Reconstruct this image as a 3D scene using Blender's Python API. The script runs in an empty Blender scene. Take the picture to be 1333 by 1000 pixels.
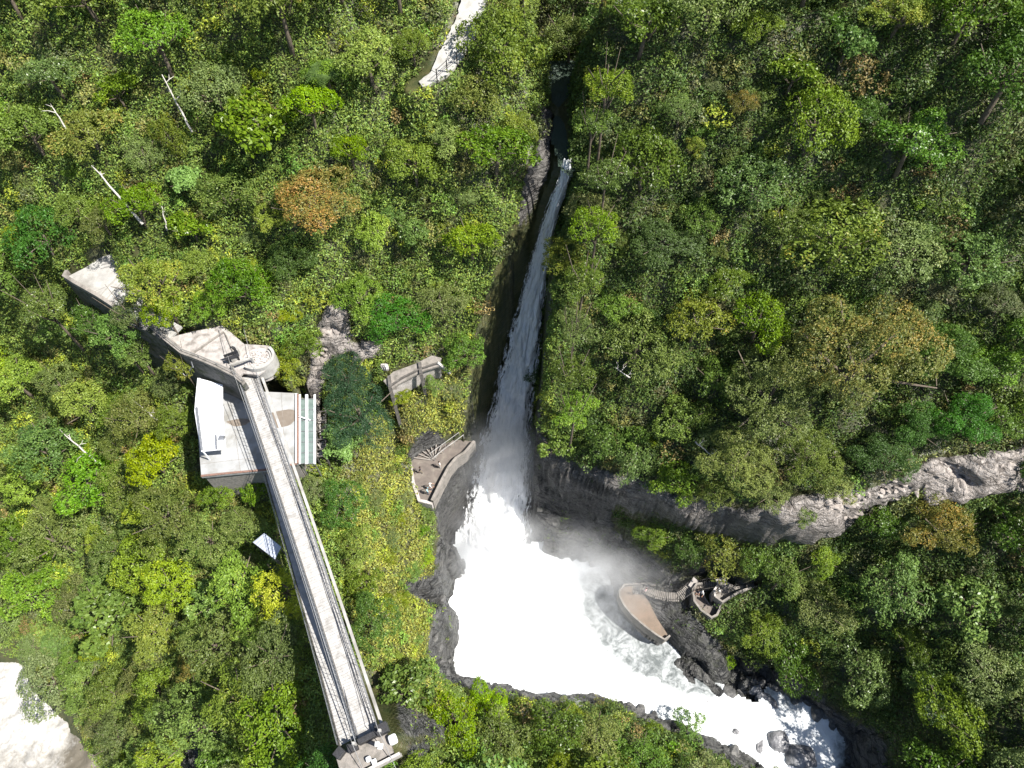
import bpy, bmesh, math, random
import numpy as np
from mathutils import Vector, Matrix, geometry
R = math.radians
random.seed(7); rng = np.random.default_rng(7)
sc = bpy.context.scene

# ------------------------------------------------------------ camera, sky, sun, exposure
CAM_Z = 66.0; PITCH = 58.0; FPX = 941.0           # focal length in pixels of the 1333-wide picture
cam_d = bpy.data.cameras.new('camera'); cam = bpy.data.objects.new('camera', cam_d)
sc.collection.objects.link(cam); sc.camera = cam
cam.location = (0, 0, CAM_Z); cam.rotation_euler = (R(90 - PITCH), 0, 0)
cam_d.sensor_width = 36; cam_d.lens = 36 * FPX / 1333; cam_d.clip_end = 3000; cam_d.clip_start = .5
SUN_AZ = math.atan2(-.33, .93); SUN_EL = R(56)      # azimuth measured from +X, anticlockwise
w = bpy.data.worlds.new('World'); sc.world = w; w.use_nodes = True
nt = w.node_tree; bg = nt.nodes['Background']
sky = nt.nodes.new('ShaderNodeTexSky'); sky.sky_type = 'NISHITA'; sky.sun_disc = False
sky.sun_elevation = SUN_EL; sky.sun_rotation = math.pi/2 - SUN_AZ
nt.links.new(sky.outputs[0], bg.inputs[0]); bg.inputs[1].default_value = .07
sd = bpy.data.lights.new('sun', 'SUN'); so = bpy.data.objects.new('sun', sd); sc.collection.objects.link(so)
sd.energy = 4.7; sd.angle = R(.53); sd.color = (1, .955, .88)
sv = Vector((math.cos(SUN_EL)*math.cos(SUN_AZ), math.cos(SUN_EL)*math.sin(SUN_AZ), math.sin(SUN_EL)))
so.rotation_euler = sv.to_track_quat('Z', 'Y').to_euler()
sc.view_settings.view_transform = 'Standard'; sc.view_settings.look = 'None'
sc.view_settings.exposure = 1.14; sc.view_settings.gamma = 1
sc.render.engine = 'CYCLES'
cy = sc.cycles; cy.max_bounces = 6; cy.diffuse_bounces = 3; cy.glossy_bounces = 2; cy.transmission_bounces = 3
cy.transparent_max_bounces = 8; cy.volume_bounces = 3; cy.volume_step_rate = 2.0; cy.volume_max_steps = 64
cy.use_denoising = True; cy.caustics_reflective = False; cy.caustics_refractive = False

# ------------------------------------------------------------ helpers
SP, CP = math.sin(R(PITCH)), math.cos(R(PITCH))
def W(px, py, z):
    """the place at height z that the lens sees at (px, py): used to survey the site from the photograph"""
    u, v = px - 666.5, py - 500
    t = (CAM_Z - z) / (FPX*SP + v*CP)
    return Vector((u*t, (FPX*CP - v*SP)*t, z))
def P(x, y, z):
    """inverse of W (numpy friendly)"""
    dz = z - CAM_Z
    d = y*CP - dz*SP; up = y*SP + dz*CP
    return 666.5 + FPX*x/d, 500 - FPX*up/d, d
def inpoly(px, py, poly):
    px = np.asarray(px, float); py = np.asarray(py, float)
    r = np.zeros(px.shape, bool); n = len(poly); j = n-1
    for i in range(n):
        xi, yi = poly[i][:2]; xj, yj = poly[j][:2]
        if yi != yj:
            c = ((yi > py) != (yj > py)) & (px < (xj-xi)*(py-yi)/(yj-yi) + xi)
            r ^= c
        j = i
    return r
def vnoise(x, y, s, seed, oct=4, gain=.5):
    r0 = np.random.default_rng(seed); T = r0.random((256, 256)); out = 0; a = 1; tot = 0
    x = np.asarray(x)/s; y = np.asarray(y)/s
    for o in range(oct):
        xi = np.floor(x).astype(int); yi = np.floor(y).astype(int); fx = x-xi; fy = y-yi
        fx = fx*fx*(3-2*fx); fy = fy*fy*(3-2*fy)
        g = lambda i, j: T[(xi+i+o*37) & 255, (yi+j+o*91) & 255]
        out = out + a*((g(0,0)*(1-fx)+g(1,0)*fx)*(1-fy) + (g(0,1)*(1-fx)+g(1,1)*fx)*fy)
        tot += a; a *= gain; x = x*2.03; y = y*2.03
    return out/tot
def segdist(X, Y, pl):
    d = np.full(np.shape(X), 1e9)
    for a, b in zip(pl[:-1], pl[1:]):
        dx, dy = b[0]-a[0], b[1]-a[1]; t = np.clip(((X-a[0])*dx+(Y-a[1])*dy)/(dx*dx+dy*dy+1e-9), 0, 1)
        d = np.minimum(d, np.hypot(X-a[0]-dx*t, Y-a[1]-dy*t))
    return d
def link(o): sc.collection.objects.link(o); return o
def tag(o, label=None, cat=None, group=None, kind=None):
    if label: o['label'] = label
    if cat: o['category'] = cat
    if group: o['group'] = group
    if kind: o['kind'] = kind
    return o
def empty(name, loc, label, cat, group=None):
    o = bpy.data.objects.new(name, None); link(o); o.location = loc; o.empty_display_size = .3
    return tag(o, label, cat, group)
def put(o, parent):
    o.parent = parent
    return o
class MB:
    """collects shapes in world coordinates, then links them as ONE mesh object whose origin is at its parent"""
    def __init__(s): s.v = []; s.f = []
    def add(s, vs, fs):
        b = len(s.v); s.v += [tuple(p) for p in vs]; s.f += [tuple(b+i for i in f) for f in fs]; return s
    def prism(s, poly, z0, z1):
        """poly: xy(z) list; z0/z1 numbers"""
        a = sum(poly[i][0]*poly[(i+1) % len(poly)][1]-poly[(i+1) % len(poly)][0]*poly[i][1] for i in range(len(poly)))
        if a < 0: poly = poly[::-1]
        n = len(poly)
        vs = [(p[0], p[1], z0) for p in poly] + [(p[0], p[1], z1) for p in poly]
        return s.add(vs, [tuple(range(n-1, -1, -1)), tuple(range(n, 2*n))] + [(i, (i+1) % n, n+(i+1) % n, n+i) for i in range(n)])
    def box(s, c, sz, rz=0, rx=0):
        m = Matrix.Rotation(rz, 3, 'Z') @ Matrix.Rotation(rx, 3, 'X'); c = Vector(c); h = Vector(sz)/2
        vs = [c + m @ Vector((h.x*i, h.y*j, h.z*k)) for k in (-1, 1) for j in (-1, 1) for i in (-1, 1)]
        return s.add(vs, [(0,2,3,1), (4,5,7,6), (0,1,5,4), (2,6,7,3), (0,4,6,2), (1,3,7,5)])
    def beam(s, a, b, wd, ht):
        """a box from a to b, wd wide across, ht high"""
        a = Vector(a); b = Vector(b); d = (b-a).normalized(); up = Vector((0,0,1))
        if abs(d.z) > .99: up = Vector((0,1,0))
        sd_ = d.cross(up).normalized(); u = sd_.cross(d).normalized()
        vs = [p + sd_*wd/2*i + u*ht/2*j for p in (a, b) for j in (-1, 1) for i in (-1, 1)]
        return s.add(vs, [(0,1,3,2), (4,6,7,5), (0,4,5,1), (2,3,7,6), (0,2,6,4), (1,5,7,3)])
    def tube(s, pts, r, n=6):
        pts = [Vector(p) for p in pts]; rings = []
        for i, p in enumerate(pts):
            d = (pts[min(i+1, len(pts)-1)] - pts[max(i-1, 0)]).normalized()
            a = d.cross(Vector((0,0,1)));  a = a.normalized() if a.length > 1e-3 else Vector((1,0,0))
            b = d.cross(a).normalized(); ri = r[i] if hasattr(r, '__len__') else r
            rings.append([p + a*math.cos(k*2*math.pi/n)*ri + b*math.sin(k*2*math.pi/n)*ri for k in range(n)])
        vs = [q for g in rings for q in g]; m = len(rings)
        fs = [(i*n+k, i*n+(k+1) % n, (i+1)*n+(k+1) % n, (i+1)*n+k) for i in range(m-1) for k in range(n)]
        return s.add(vs, fs + [tuple(range(n-1, -1, -1)), tuple((m-1)*n+k for k in range(n))])
    def wall(s, pts, th, h0, h1):
        """a wall along pts (x,y,z): from z+h0 to z+h1, mitred"""
        pts = [Vector(p) for p in pts]; L = []
        for i, p in enumerate(pts):
            d = (pts[min(i+1, len(pts)-1)] - pts[max(i-1, 0)]); d.z = 0; d.normalize()
            nrm = Vector((-d.y, d.x, 0))*th/2
            L.append([p+nrm+Vector((0,0,h0)), p-nrm+Vector((0,0,h0)), p-nrm+Vector((0,0,h1)), p+nrm+Vector((0,0,h1))])
        vs = [q for g in L for q in g]; m = len(L)
        fs = [(i*4+k, (i+1)*4+k, (i+1)*4+(k+1) % 4, i*4+(k+1) % 4) for i in range(m-1) for k in range(4)]
        return s.add(vs, fs + [(0,1,2,3), ((m-1)*4+3, (m-1)*4+2, (m-1)*4+1, (m-1)*4)])
    def build(s, name, mat, parent=None, smooth=False, origin=None, bevel=0):
        o0 = Vector(parent.matrix_world.translation) if parent and parent.parent is None else None
        if parent is not None:
            o0 = Vector((0,0,0)); q = parent
            while q: o0 = o0 + Vector(q.location); q = q.parent
        elif origin is not None: o0 = Vector(origin)
        else:
            xs = np.array(s.v); o0 = Vector((xs[:,0].mean(), xs[:,1].mean(), xs[:,2].min()))
        me = bpy.data.meshes.new(name)
        me.from_pydata([(v[0]-o0.x, v[1]-o0.y, v[2]-o0.z) for v in s.v], [], s.f)
        bm = bmesh.new(); bm.from_mesh(me); bmesh.ops.recalc_face_normals(bm, faces=bm.faces); bm.to_mesh(me); bm.free()
        me.materials.append(mat)
        if smooth: me.polygons.foreach_set('use_smooth', [True]*len(me.polygons))
        o = link(bpy.data.objects.new(name, me))
        if parent is not None: o.parent = parent
        else: o.location = o0
        if bevel:
            m = o.modifiers.new('bevel', 'BEVEL'); m.width = bevel; m.segments = 2; m.limit_method = 'ANGLE'
        return o
def np_mesh(name, V, F, mat, attrs=None, smooth=False):
    """V (n,3), F (m,k) numpy -> mesh, quick"""
    me = bpy.data.meshes.new(name); k = F.shape[1]
    me.vertices.add(len(V)); me.vertices.foreach_set('co', np.ascontiguousarray(V, np.float32).ravel())
    me.loops.add(F.size); me.loops.foreach_set('vertex_index', np.ascontiguousarray(F, np.int32).ravel())
    me.polygons.add(len(F)); me.polygons.foreach_set('loop_start', np.arange(0, F.size, k, dtype=np.int32))
    if smooth: me.polygons.foreach_set('use_smooth', np.ones(len(F), bool))
    for an, av in (attrs or {}).items():
        if av.ndim == 2:
            a = me.attributes.new(an, 'FLOAT_COLOR', 'POINT'); c = np.ones((len(V), 4), np.float32); c[:, :av.shape[1]] = av
            a.data.foreach_set('color', c.ravel())
        else:
            a = me.attributes.new(an, 'FLOAT', 'POINT'); a.data.foreach_set('value', np.ascontiguousarray(av, np.float32))
    me.update(calc_edges=True)
    if mat: me.materials.append(mat)
    return me

# ------------------------------------------------------------ materials
class NT:
    def __init__(s, name):
        s.m = bpy.data.materials.new(name); s.m.use_nodes = True; s.t = s.m.node_tree; s.t.nodes.clear()
        s.out = s.t.nodes.new('ShaderNodeOutputMaterial')
    def n(s, typ, **kw):
        nd = s.t.nodes.new('ShaderNode'+typ)
        for k, v in kw.items():
            if k in ('op',): nd.operation = v
            elif k == 'ins':
                for i, x in v.items():
                    if isinstance(x, bpy.types.NodeSocket): s.t.links.new(x, nd.inputs[i])
                    else: nd.inputs[i].default_value = x
            else: setattr(nd, k, v)
        return nd
    def l(s, a, b): s.t.links.new(a, b)
    def mix(s, f, a, b, mode='MIX'):
        nd = s.n('Mix', data_type='RGBA', blend_type=mode)
        for i, x in ((0, f), (6, a), (7, b)):
            if isinstance(x, bpy.types.NodeSocket): s.l(x, nd.inputs[i])
            else: nd.inputs[i].default_value = (*x, 1) if isinstance(x, tuple) and len(x) == 3 else x
        return nd.outputs[2]
    def ramp(s, x, a, b):
        return s.n('MapRange', ins={0: x, 1: a, 2: b}).outputs[0]
    def obj(s): return s.n('TexCoord').outputs['Object']
    def noise(s, co, scale, detail=5, rough=.55, dist=0):
        return s.n('TexNoise', ins={'Vector': co, 'Scale': scale, 'Detail': detail, 'Roughness': rough, 'Distortion': dist}).outputs[0]
def mat_simple(name, c1, c2, scale=3, rough=.8, bump=.3, metal=0, c3=None, s3=.5, spec=.3):
    k = NT(name); co = k.n('NewGeometry').outputs['Position']
    col = k.mix(k.ramp(k.noise(co, scale), .35, .65), c1, c2)
    if c3: col = k.mix(k.ramp(k.noise(co, s3, 3), .5, .68), col, c3)
    b = k.n('Bump', ins={'Strength': bump, 'Distance': .1, 'Height': k.noise(co, scale*4)})
    p = k.n('BsdfPrincipled', ins={'Base Color': col, 'Roughness': rough, 'Metallic': metal, 'Specular IOR Level': spec, 'Normal': b.outputs[0]})
    k.l(p.outputs[0], k.out.inputs[0]); return k.m
M = {}
M['concrete'] = mat_simple('pale_concrete', (.40,.39,.37), (.30,.29,.275), 1.2, c3=(.22,.21,.19), s3=.35)
M['slab'] = mat_simple('roof_slab', (.36,.365,.37), (.29,.295,.295), .7, c3=(.22,.215,.20), s3=.45)
M['paving'] = mat_simple('stone_paving', (.42,.39,.37), (.30,.28,.265), 2.5, bump=.6, c3=(.2,.18,.165), s3=1.1)
M['pathmat'] = mat_simple('pale_gravel', (.44,.43,.41), (.36,.35,.33), 3, c3=(.30,.29,.26), s3=.8)
M['wallstone'] = mat_simple('rough_wall_stone', (.13,.125,.12), (.07,.07,.068), 1.6, bump=.9, c3=(.045,.055,.03), s3=.8)
M['wood'] = mat_simple('weathered_wood', (.42,.41,.395), (.33,.322,.31), 2.2, bump=.4, c3=(.27,.26,.245), s3=1.6)
M['woodedge'] = mat_simple('dark_timber', (.13,.12,.11), (.07,.065,.06), 3)
M['whiteroof'] = mat_simple('white_sheet_roof', (.82,.83,.85), (.74,.76,.79), .8, rough=.45, bump=.05)
M['greyroof'] = mat_simple('grey_sheet_roof', (.42,.45,.52), (.33,.36,.42), 1.2, rough=.4, bump=.1)
M['steel'] = mat_simple('galvanised_steel', (.42,.43,.44), (.3,.3,.31), 6, rough=.4, metal=.7)
M['whitemetal'] = mat_simple('white_painted_metal', (.8,.82,.83), (.7,.72,.73), 5, rough=.4, bump=.05)
M['darkmetal'] = mat_simple('dark_paint_metal', (.035,.035,.04), (.02,.02,.02), 5, rough=.5)
M['terracotta'] = mat_simple('terracotta_tile', (.24,.14,.11), (.17,.11,.09), 6, bump=.5)
M['brick'] = mat_simple('grey_block', (.26,.24,.22), (.17,.16,.15), 4)
M['tan'] = mat_simple('tan_platform_floor', (.20,.15,.115), (.165,.127,.095), 1.6, bump=.3, c3=(.14,.11,.085), s3=.6)
M['greystone'] = mat_simple('grey_flagstone', (.27,.245,.22), (.19,.175,.16), 3, bump=.5, c3=(.14,.13,.115), s3=1.2)
M['wetpave'] = mat_simple('brown_wet_paving', (.155,.13,.115), (.11,.095,.085), 2, c3=(.2,.175,.15), s3=1)
M['boulder'] = mat_simple('wet_grey_boulder', (.20,.20,.21), (.12,.12,.13), 1.2, rough=.35, bump=.8, c3=(.26,.26,.27), s3=.7, spec=.5)
M['bark'] = mat_simple('bark', (.16,.13,.10), (.10,.08,.06), 5, bump=.7)
M['deadwood'] = mat_simple('bleached_dead_wood', (.55,.52,.48), (.38,.36,.33), 6, bump=.5)
M['palerock'] = mat_simple('pale_broken_rock', (.38,.34,.31), (.25,.22,.20), 1.5, bump=1.0, c3=(.15,.13,.115), s3=1.0)
M['darkrock'] = mat_simple('wet_dark_rock', (.13,.128,.122), (.06,.06,.062), 1.5, rough=.45, bump=1.0, c3=(.03,.031,.033), s3=.9)
M['rubble'] = mat_simple('pale_rubble', (.5,.47,.45), (.34,.31,.29), 2, bump=.8)
def glass_mat():
    k = NT('green_canopy_glass'); co = k.n('NewGeometry').outputs['Position']
    col = k.mix(k.ramp(k.noise(co, 1.3), .3, .7), (.12,.165,.15), (.20,.25,.235))
    p = k.n('BsdfPrincipled', ins={'Base Color': col, 'Roughness': .15, 'Alpha': .88, 'Specular IOR Level': .6})
    k.l(p.outputs[0], k.out.inputs[0]); return k.m
M['glass'] = glass_mat()
M['cable'] = mat_simple('grey_cable', (.25,.25,.25), (.18,.18,.18), 5, rough=.5)

def leaf_mat(name, lo, hi, acc=None, accamt=0., rough=.5, trans=.30, hue=.02, sat=.12, val=.22):
    k = NT(name)
    at = k.n('Attribute', attribute_name='tint'); sep = k.n('SeparateColor'); k.l(at.outputs['Color'], sep.inputs[0])
    rnd = k.n('ObjectInfo').outputs['Random']
    col = k.mix(sep.outputs[0], lo, hi)
    if acc: col = k.mix(k.ramp(sep.outputs[1], 1-accamt-.12, 1-accamt+.12), col, acc)
    r2 = k.n('Math', op='FRACT', ins={0: k.n('Math', op='MULTIPLY', ins={0: rnd, 1: 7.31}).outputs[0]}).outputs[0]
    r3 = k.n('Math', op='FRACT', ins={0: k.n('Math', op='MULTIPLY', ins={0: rnd, 1: 13.7}).outputs[0]}).outputs[0]
    hs = k.n('HueSaturation', ins={'Hue': k.n('MapRange', ins={0: rnd, 3: .5-hue, 4: .5+hue}).outputs[0],
        'Saturation': k.n('MapRange', ins={0: r2, 3: 1-sat, 4: 1+sat}).outputs[0],
        'Value': k.n('MapRange', ins={0: r3, 3: 1-val, 4: 1+val}).outputs[0], 'Color': col})
    p = k.n('BsdfPrincipled', ins={'Base Color': hs.outputs[0], 'Roughness': rough, 'Specular IOR Level': .35})
    t = k.n('BsdfTranslucent', ins={'Color': hs.outputs[0]})
    mx = k.n('MixShader', ins={0: trans, 1: p.outputs[0], 2: t.outputs[0]})
    k.l(mx.outputs[0], k.out.inputs[0]); return k.m
def attr_leaf_mat(name, rough=.5, trans=.25):
    k = NT(name); at = k.n('Attribute', attribute_name='tint')
    p = k.n('BsdfPrincipled', ins={'Base Color': at.outputs['Color'], 'Roughness': rough, 'Specular IOR Level': .3})
    t = k.n('BsdfTranslucent', ins={'Color': at.outputs['Color']})
    mx = k.n('MixShader', ins={0: trans, 1: p.outputs[0], 2: t.outputs[0]})
    k.l(mx.outputs[0], k.out.inputs[0]); return k.m

def rock_group(k, co, pale, mid, dark, sc_=1.0):
    n1 = k.noise(co, .35*sc_, 6, .6, .6); n2 = k.noise(co, 1.6*sc_, 6, .65)
    mp = k.n('Mapping', ins={'Vector': co, 'Rotation': (.35, .5, .3), 'Scale': (.5, .7, 3.2)})
    st = k.noise(mp.outputs[0], .8*sc_, 5, .6, 1.2)
    col = k.mix(k.ramp(n2, .32, .68), mid, pale)
    col = k.mix(k.ramp(st, .50, .62), col, dark)
    col = k.mix(k.ramp(n1, .55, .72), col, dark)
    wv = k.n('VectorMath', operation='ADD', ins={0: co, 1: k.n('VectorMath', operation='SCALE', ins={0: k.n('TexNoise', ins={'Vector': co, 'Scale': .7*sc_, 'Detail': 3}).outputs[1], 3: 1.6}).outputs[0]}).outputs[0]
    vo = k.n('TexVoronoi', feature='DISTANCE_TO_EDGE', ins={'Vector': k.n('Mapping', ins={'Vector': wv, 'Rotation': (.3,.4,.2), 'Scale': (.55,.8,1.5)}).outputs[0], 'Scale': .42*sc_}).outputs[0]
    crack = k.ramp(vo, 0, .035); col = k.mix(crack, dark, col)
    st = k.n('Math', op='ADD', ins={0: st, 1: k.n('Math', op='MULTIPLY', ins={0: crack, 1: .15}).outputs[0]}).outputs[0]
    return col, n2, st
def terrain_mat():
    k = NT('hillside_ground'); co = k.n('NewGeometry').outputs['Position']
    at = k.n('Attribute', attribute_name='rock'); sep = k.n('SeparateColor'); k.l(at.outputs['Color'], sep.inputs[0])
    soil = k.mix(k.ramp(k.noise(co, .7), .35, .65), (.035,.045,.018), (.075,.075,.03))
    soil = k.mix(k.ramp(k.noise(co, 2.6, 4), .6, .75), soil, (.12,.085,.055))
    wet, n2, st = rock_group(k, co, (.16,.158,.15), (.062,.062,.064), (.018,.019,.021))
    pale, n2b, stb = rock_group(k, co, (.50,.455,.42), (.33,.295,.27), (.16,.14,.125), 1.3)
    moss = k.mix(k.ramp(k.noise(co, .9, 5, .6), .5, .68), wet, (.05,.06,.02))
    wetm = k.mix(sep.outputs[2], wet, moss)
    rock = k.mix(sep.outputs[1], wetm, pale)
    e = k.n('Math', op='ADD', ins={0: sep.outputs[0], 1: k.n('Math', op='MULTIPLY', ins={0: k.n('Math', op='SUBTRACT', ins={0: k.noise(co, 1.1), 1: .5}).outputs[0], 1: .9}).outputs[0]})
    col = k.mix(k.ramp(e.outputs[0], .4, .6), soil, rock)
    h = k.n('Math', op='ADD', ins={0: n2, 1: k.n('Math', op='MULTIPLY', ins={0: st, 1: 1.4}).outputs[0]}).outputs[0]
    h = k.n('Math', op='MULTIPLY', ins={0: h, 1: k.n('Math', op='ADD', ins={0: sep.outputs[0], 1: .12}).outputs[0]}).outputs[0]
    b = k.n('Bump', ins={'Strength': 1.0, 'Distance': .7, 'Height': h})
    rg = k.mix(sep.outputs[1], (.42,.42,.42), (.85,.85,.85))
    p = k.n('BsdfPrincipled', ins={'Base Color': col, 'Roughness': rg, 'Specular IOR Level': .35, 'Normal': b.outputs[0]})
    k.l(p.outputs[0], k.out.inputs[0]); return k.m
def foam_mat(name, white, murk, th0, th1, s=.35, rough=.55):
    """white water: foam where the 'foam' attribute plus noise is high, murky green-grey water elsewhere"""
    k = NT(name); co = k.n('NewGeometry').outputs['Position']
    f = k.n('Attribute', attribute_name='foam').outputs['Fac']
    n = k.noise(co, s, 7, .62, 1.6); n2 = k.noise(co, s*5, 5, .6, .6)
    e = k.n('Math', op='ADD', ins={0: f, 1: k.n('Math', op='SUBTRACT', ins={0: k.n('Math', op='ADD', ins={0: n, 1: k.n('Math', op='MULTIPLY', ins={0: n2, 1: .45}).outputs[0]}).outputs[0], 1: .72}).outputs[0]}).outputs[0]
    fac = k.ramp(e, th0, th1)
    col = k.mix(fac, murk, white)
    b = k.n('Bump', ins={'Strength': .5, 'Distance': .35, 'Height': e})
    p = k.n('BsdfPrincipled', ins={'Base Color': col, 'Roughness': rough, 'Specular IOR Level': .3, 'Normal': b.outputs[0]})
    k.l(p.outputs[0], k.out.inputs[0]); return k.m

# ------------------------------------------------------------ terrain: surveyed spot heights -> triangulation -> grid
BAS = -30.0; RIV = -49.0
pts = []; edges = []
def spot(*a):
    for (px, py, z) in a: v = W(px, py, z); pts.append((v.x, v.y, v.z))
def line(a, close=False):
    i0 = len(pts); spot(*a)
    for i in range(len(a)-1): edges.append((i0+i, i0+i+1))
    if close: edges.append((i0+len(a)-1, i0))
# slot rims
RIML = [(712,60,19),(711,110,16.5),(708,180,14),(690,245,11),(668,320,7),(655,400,3),(640,450,-2),(614,520,-8),(600,560,-12),(598,590,-14)]
RIMR = [(752,60,20),(748,110,17.5),(750,200,14.5),(738,260,12),(722,300,10),(712,400,5),(700,470,-1),(694,530,-6)]
line(RIML); line(RIMR)
rl = np.array([tuple(W(*p)) for p in RIML]); rr = np.array([tuple(W(*p)) for p in RIMR])
FALL = [(739,205,14.2,5),(736,228,12.6,8),(724,262,9.5,9),(712,300,5.5,10),(700,350,0,13),(690,400,-5.5,17),(681,450,-11,21),(670,500,-16.5,25),(662,550,-22,29),(657,600,-25,34),(651,650,-28,38),(645,700,-29.9,43)]
fw = np.array([tuple(W(p[0], p[1], p[2])) for p in FALL])
def rim_x(arr, y):
    o = np.argsort(arr[:,1]); return float(np.interp(y, arr[o,1], arr[o,0]))
def floor_z(y):
    o = np.argsort(fw[:,1]); 
    if y > fw[0,1]: return 12.3
    return float(np.interp(y, fw[o,1], fw[o,2])) - 2.6
fl = []; fr = []
for y in (80, 76, 72, 68, 64, 61, 58.5, 56, 53.5, 51, 48.5, 46, 43.5):
    xl, xr = rim_x(rl, y), rim_x(rr, y); ww = xr-xl
    fl.append((xl+.12*ww, y, floor_z(y))); fr.append((xr-.02*ww, y, floor_z(y)))
for L in (fl, fr):
    i0 = len(pts); pts += L; edges += [(i0+i, i0+i+1) for i in range(len(L)-1)]
# gorge: waterline (anticlockwise from behind the fall, down the left, along the foreground, back up the right)
WLINE = [(640,690),(612,702),(606,735),(582,762),(574,800),(577,850),(585,880),(622,892),(690,905),(745,912),(800,912),(860,938),(905,958),(960,985),(1010,1015),(1040,1060),
         (1130,1060),(1102,1000),(1098,945),(1050,915),(1000,892),(972,885),(958,905),(935,895),(880,862),(835,835),(806,800),(796,760),(790,740),(760,727),(720,722),(682,728)]
line([(x, y, BAS) for x, y in WLINE], True)
cx_, cy_ = 760, 830
line([(x+(cx_-x)*.12, y+(cy_-y)*.12, BAS-3) for x, y in WLINE[2:14]])
line([(x+(cx_-x)*.1, y+(cy_-y)*.14, BAS-3) for x, y in WLINE[20:31]])
spot((700,800,-37),(850,880,-37),(1000,940,-37),(650,760,-37),(640,725,-37),(1060,970,-37),(1080,1040,-37))
# left wall of the gorge
line([(598,612,-18),(578,640,-19),(566,672,-18),(562,700,-18),(566,735,-19),(565,790,-19.5),(556,855,-19.5),(585,898,-23),(640,928,-24),(740,935,-25),(800,930,-27),(870,962,-26),(930,990,-25)])
spot((640,975,-21),(700,990,-19),(780,1000,-19),(860,1010,-22),(600,960,-18),(700,1080,-16),(900,1080,-24),(560,935,-16))
# right: rock beach, cliff foot, cliff rim
line([(697,604,-17),(740,642,-19),(800,664,-18),(860,686,-17.5),(930,706,-17),(1000,726,-15.5),(1060,713,-12.5),(1100,695,-12),(1150,668,-8),(1210,645,-5),(1290,632,-3),(1400,612,-2)])
line([(694,545,-8),(735,592,-10),(800,616,-9),(870,638,-8),(940,654,-7),(1000,663,-5.5),(1080,652,-4),(1140,636,-3.5),(1200,608,-2),(1270,592,-1),(1400,560,1)])
spot((705,652,-23),(755,682,-24.5),(695,690,-28),(730,700,-27),(825,712,-23.5),(880,738,-22.5),(850,752,-25.5),(930,735,-20),(980,745,-19.5),(960,780,-23.5),(1000,760,-21),(1050,770,-19),
     (860,800,-26.8),(890,820,-26.3),(920,830,-25.6),(828,800,-27.5),(900,860,-27.5),(940,870,-27),(985,865,-26),(985,820,-24),(1040,880,-26),(1090,915,-26),(1060,840,-22),(1120,935,-25),(1150,1000,-26),(1170,1070,-25),
     (1100,740,-16),(1200,700,-10),(1333,670,-6),(1450,660,-3),(1100,820,-20),(1200,850,-17),(1333,850,-12),(1450,850,-8),(1200,950,-19),(1333,1000,-15),(1450,1050,-12),(1250,1080,-20))
# upper right hillside
spot((800,0,27),(950,0,28),(1150,0,29),(1333,0,30),(1480,0,32),(820,120,21),(1000,120,22.5),(1333,130,24),(820,220,15.5),(1100,220,17.5),(1333,220,18),(1480,220,20),
     (800,320,10.5),(950,320,11),(1150,320,12),(1333,320,12),(800,430,2.5),(1000,430,4),(1200,430,5),(1400,430,6),(780,520,-5),(860,540,-4.5),(950,560,-3.5),(1100,560,-1.5),(1250,530,.5),(1400,500,3))
# upper left hillside
spot((0,0,25),(200,0,25),(400,0,25),(520,0,24),(660,0,24),(-150,0,24),(0,110,18),(200,110,18),(400,110,19),(520,115,19),(640,100,19.5),(0,210,11),(200,210,13),(400,210,15),(600,200,15.5),
     (0,310,4),(150,310,6),(300,310,6.5),(450,310,7),(600,310,7),(0,365,0),(80,352,2.5),(170,345,4),(250,420,1.5),(350,420,2),(430,400,1.5),(540,400,0),(620,400,0),(460,450,-2),(540,455,-3),(600,440,-3),(-150,350,-2))
# below the terraces, left
line([(-150,400,-6),(0,392,-5),(80,385,-3.5),(140,412,-5),(200,458,-5.5),(250,485,-6.5),(300,520,-8)])
spot((60,480,-14),(0,500,-18),(150,520,-12),(0,600,-25),(150,600,-18),(230,560,-11),(230,640,-13),(0,700,-33),(120,700,-27),(0,790,-41),(150,800,-33),(280,700,-16),(350,650,-10),(340,720,-14),
     (280,800,-22),(400,800,-12),(300,900,-25),(200,900,-36),(400,900,-11),(350,1000,-24),(250,1050,-32),(440,960,-4),(475,975,-1.6),(510,965,-2),(450,1010,-4),(480,1090,-5),(540,1000,-8))
line([(-150,845,RIV),(0,858,RIV),(30,862,RIV),(45,905,RIV),(80,925,RIV),(105,968,RIV),(140,985,RIV),(180,1060,RIV)])
spot((-150,930,RIV-3),(0,930,RIV-3),(60,990,RIV-3),(60,1080,RIV-3),(-150,1080,RIV-3),(170,940,-43),(120,880,-43))
# right of the bridge
spot((400,600,-9),(450,560,-8),(430,500,-6),(480,520,-8),(520,540,-9),(570,540,-10),(600,500,-8),(520,522,-5.5),(548,508,-5),(572,500,-5.5),(450,640,-11),(500,620,-12.5),(520,680,-15),(450,740,-11),(510,760,-16),(470,830,-10),(520,850,-15),(500,900,-11),(560,600,-15.2),(545,640,-15.4),(585,580,-14.5),(530,600,-14),(420,660,-10))
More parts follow.
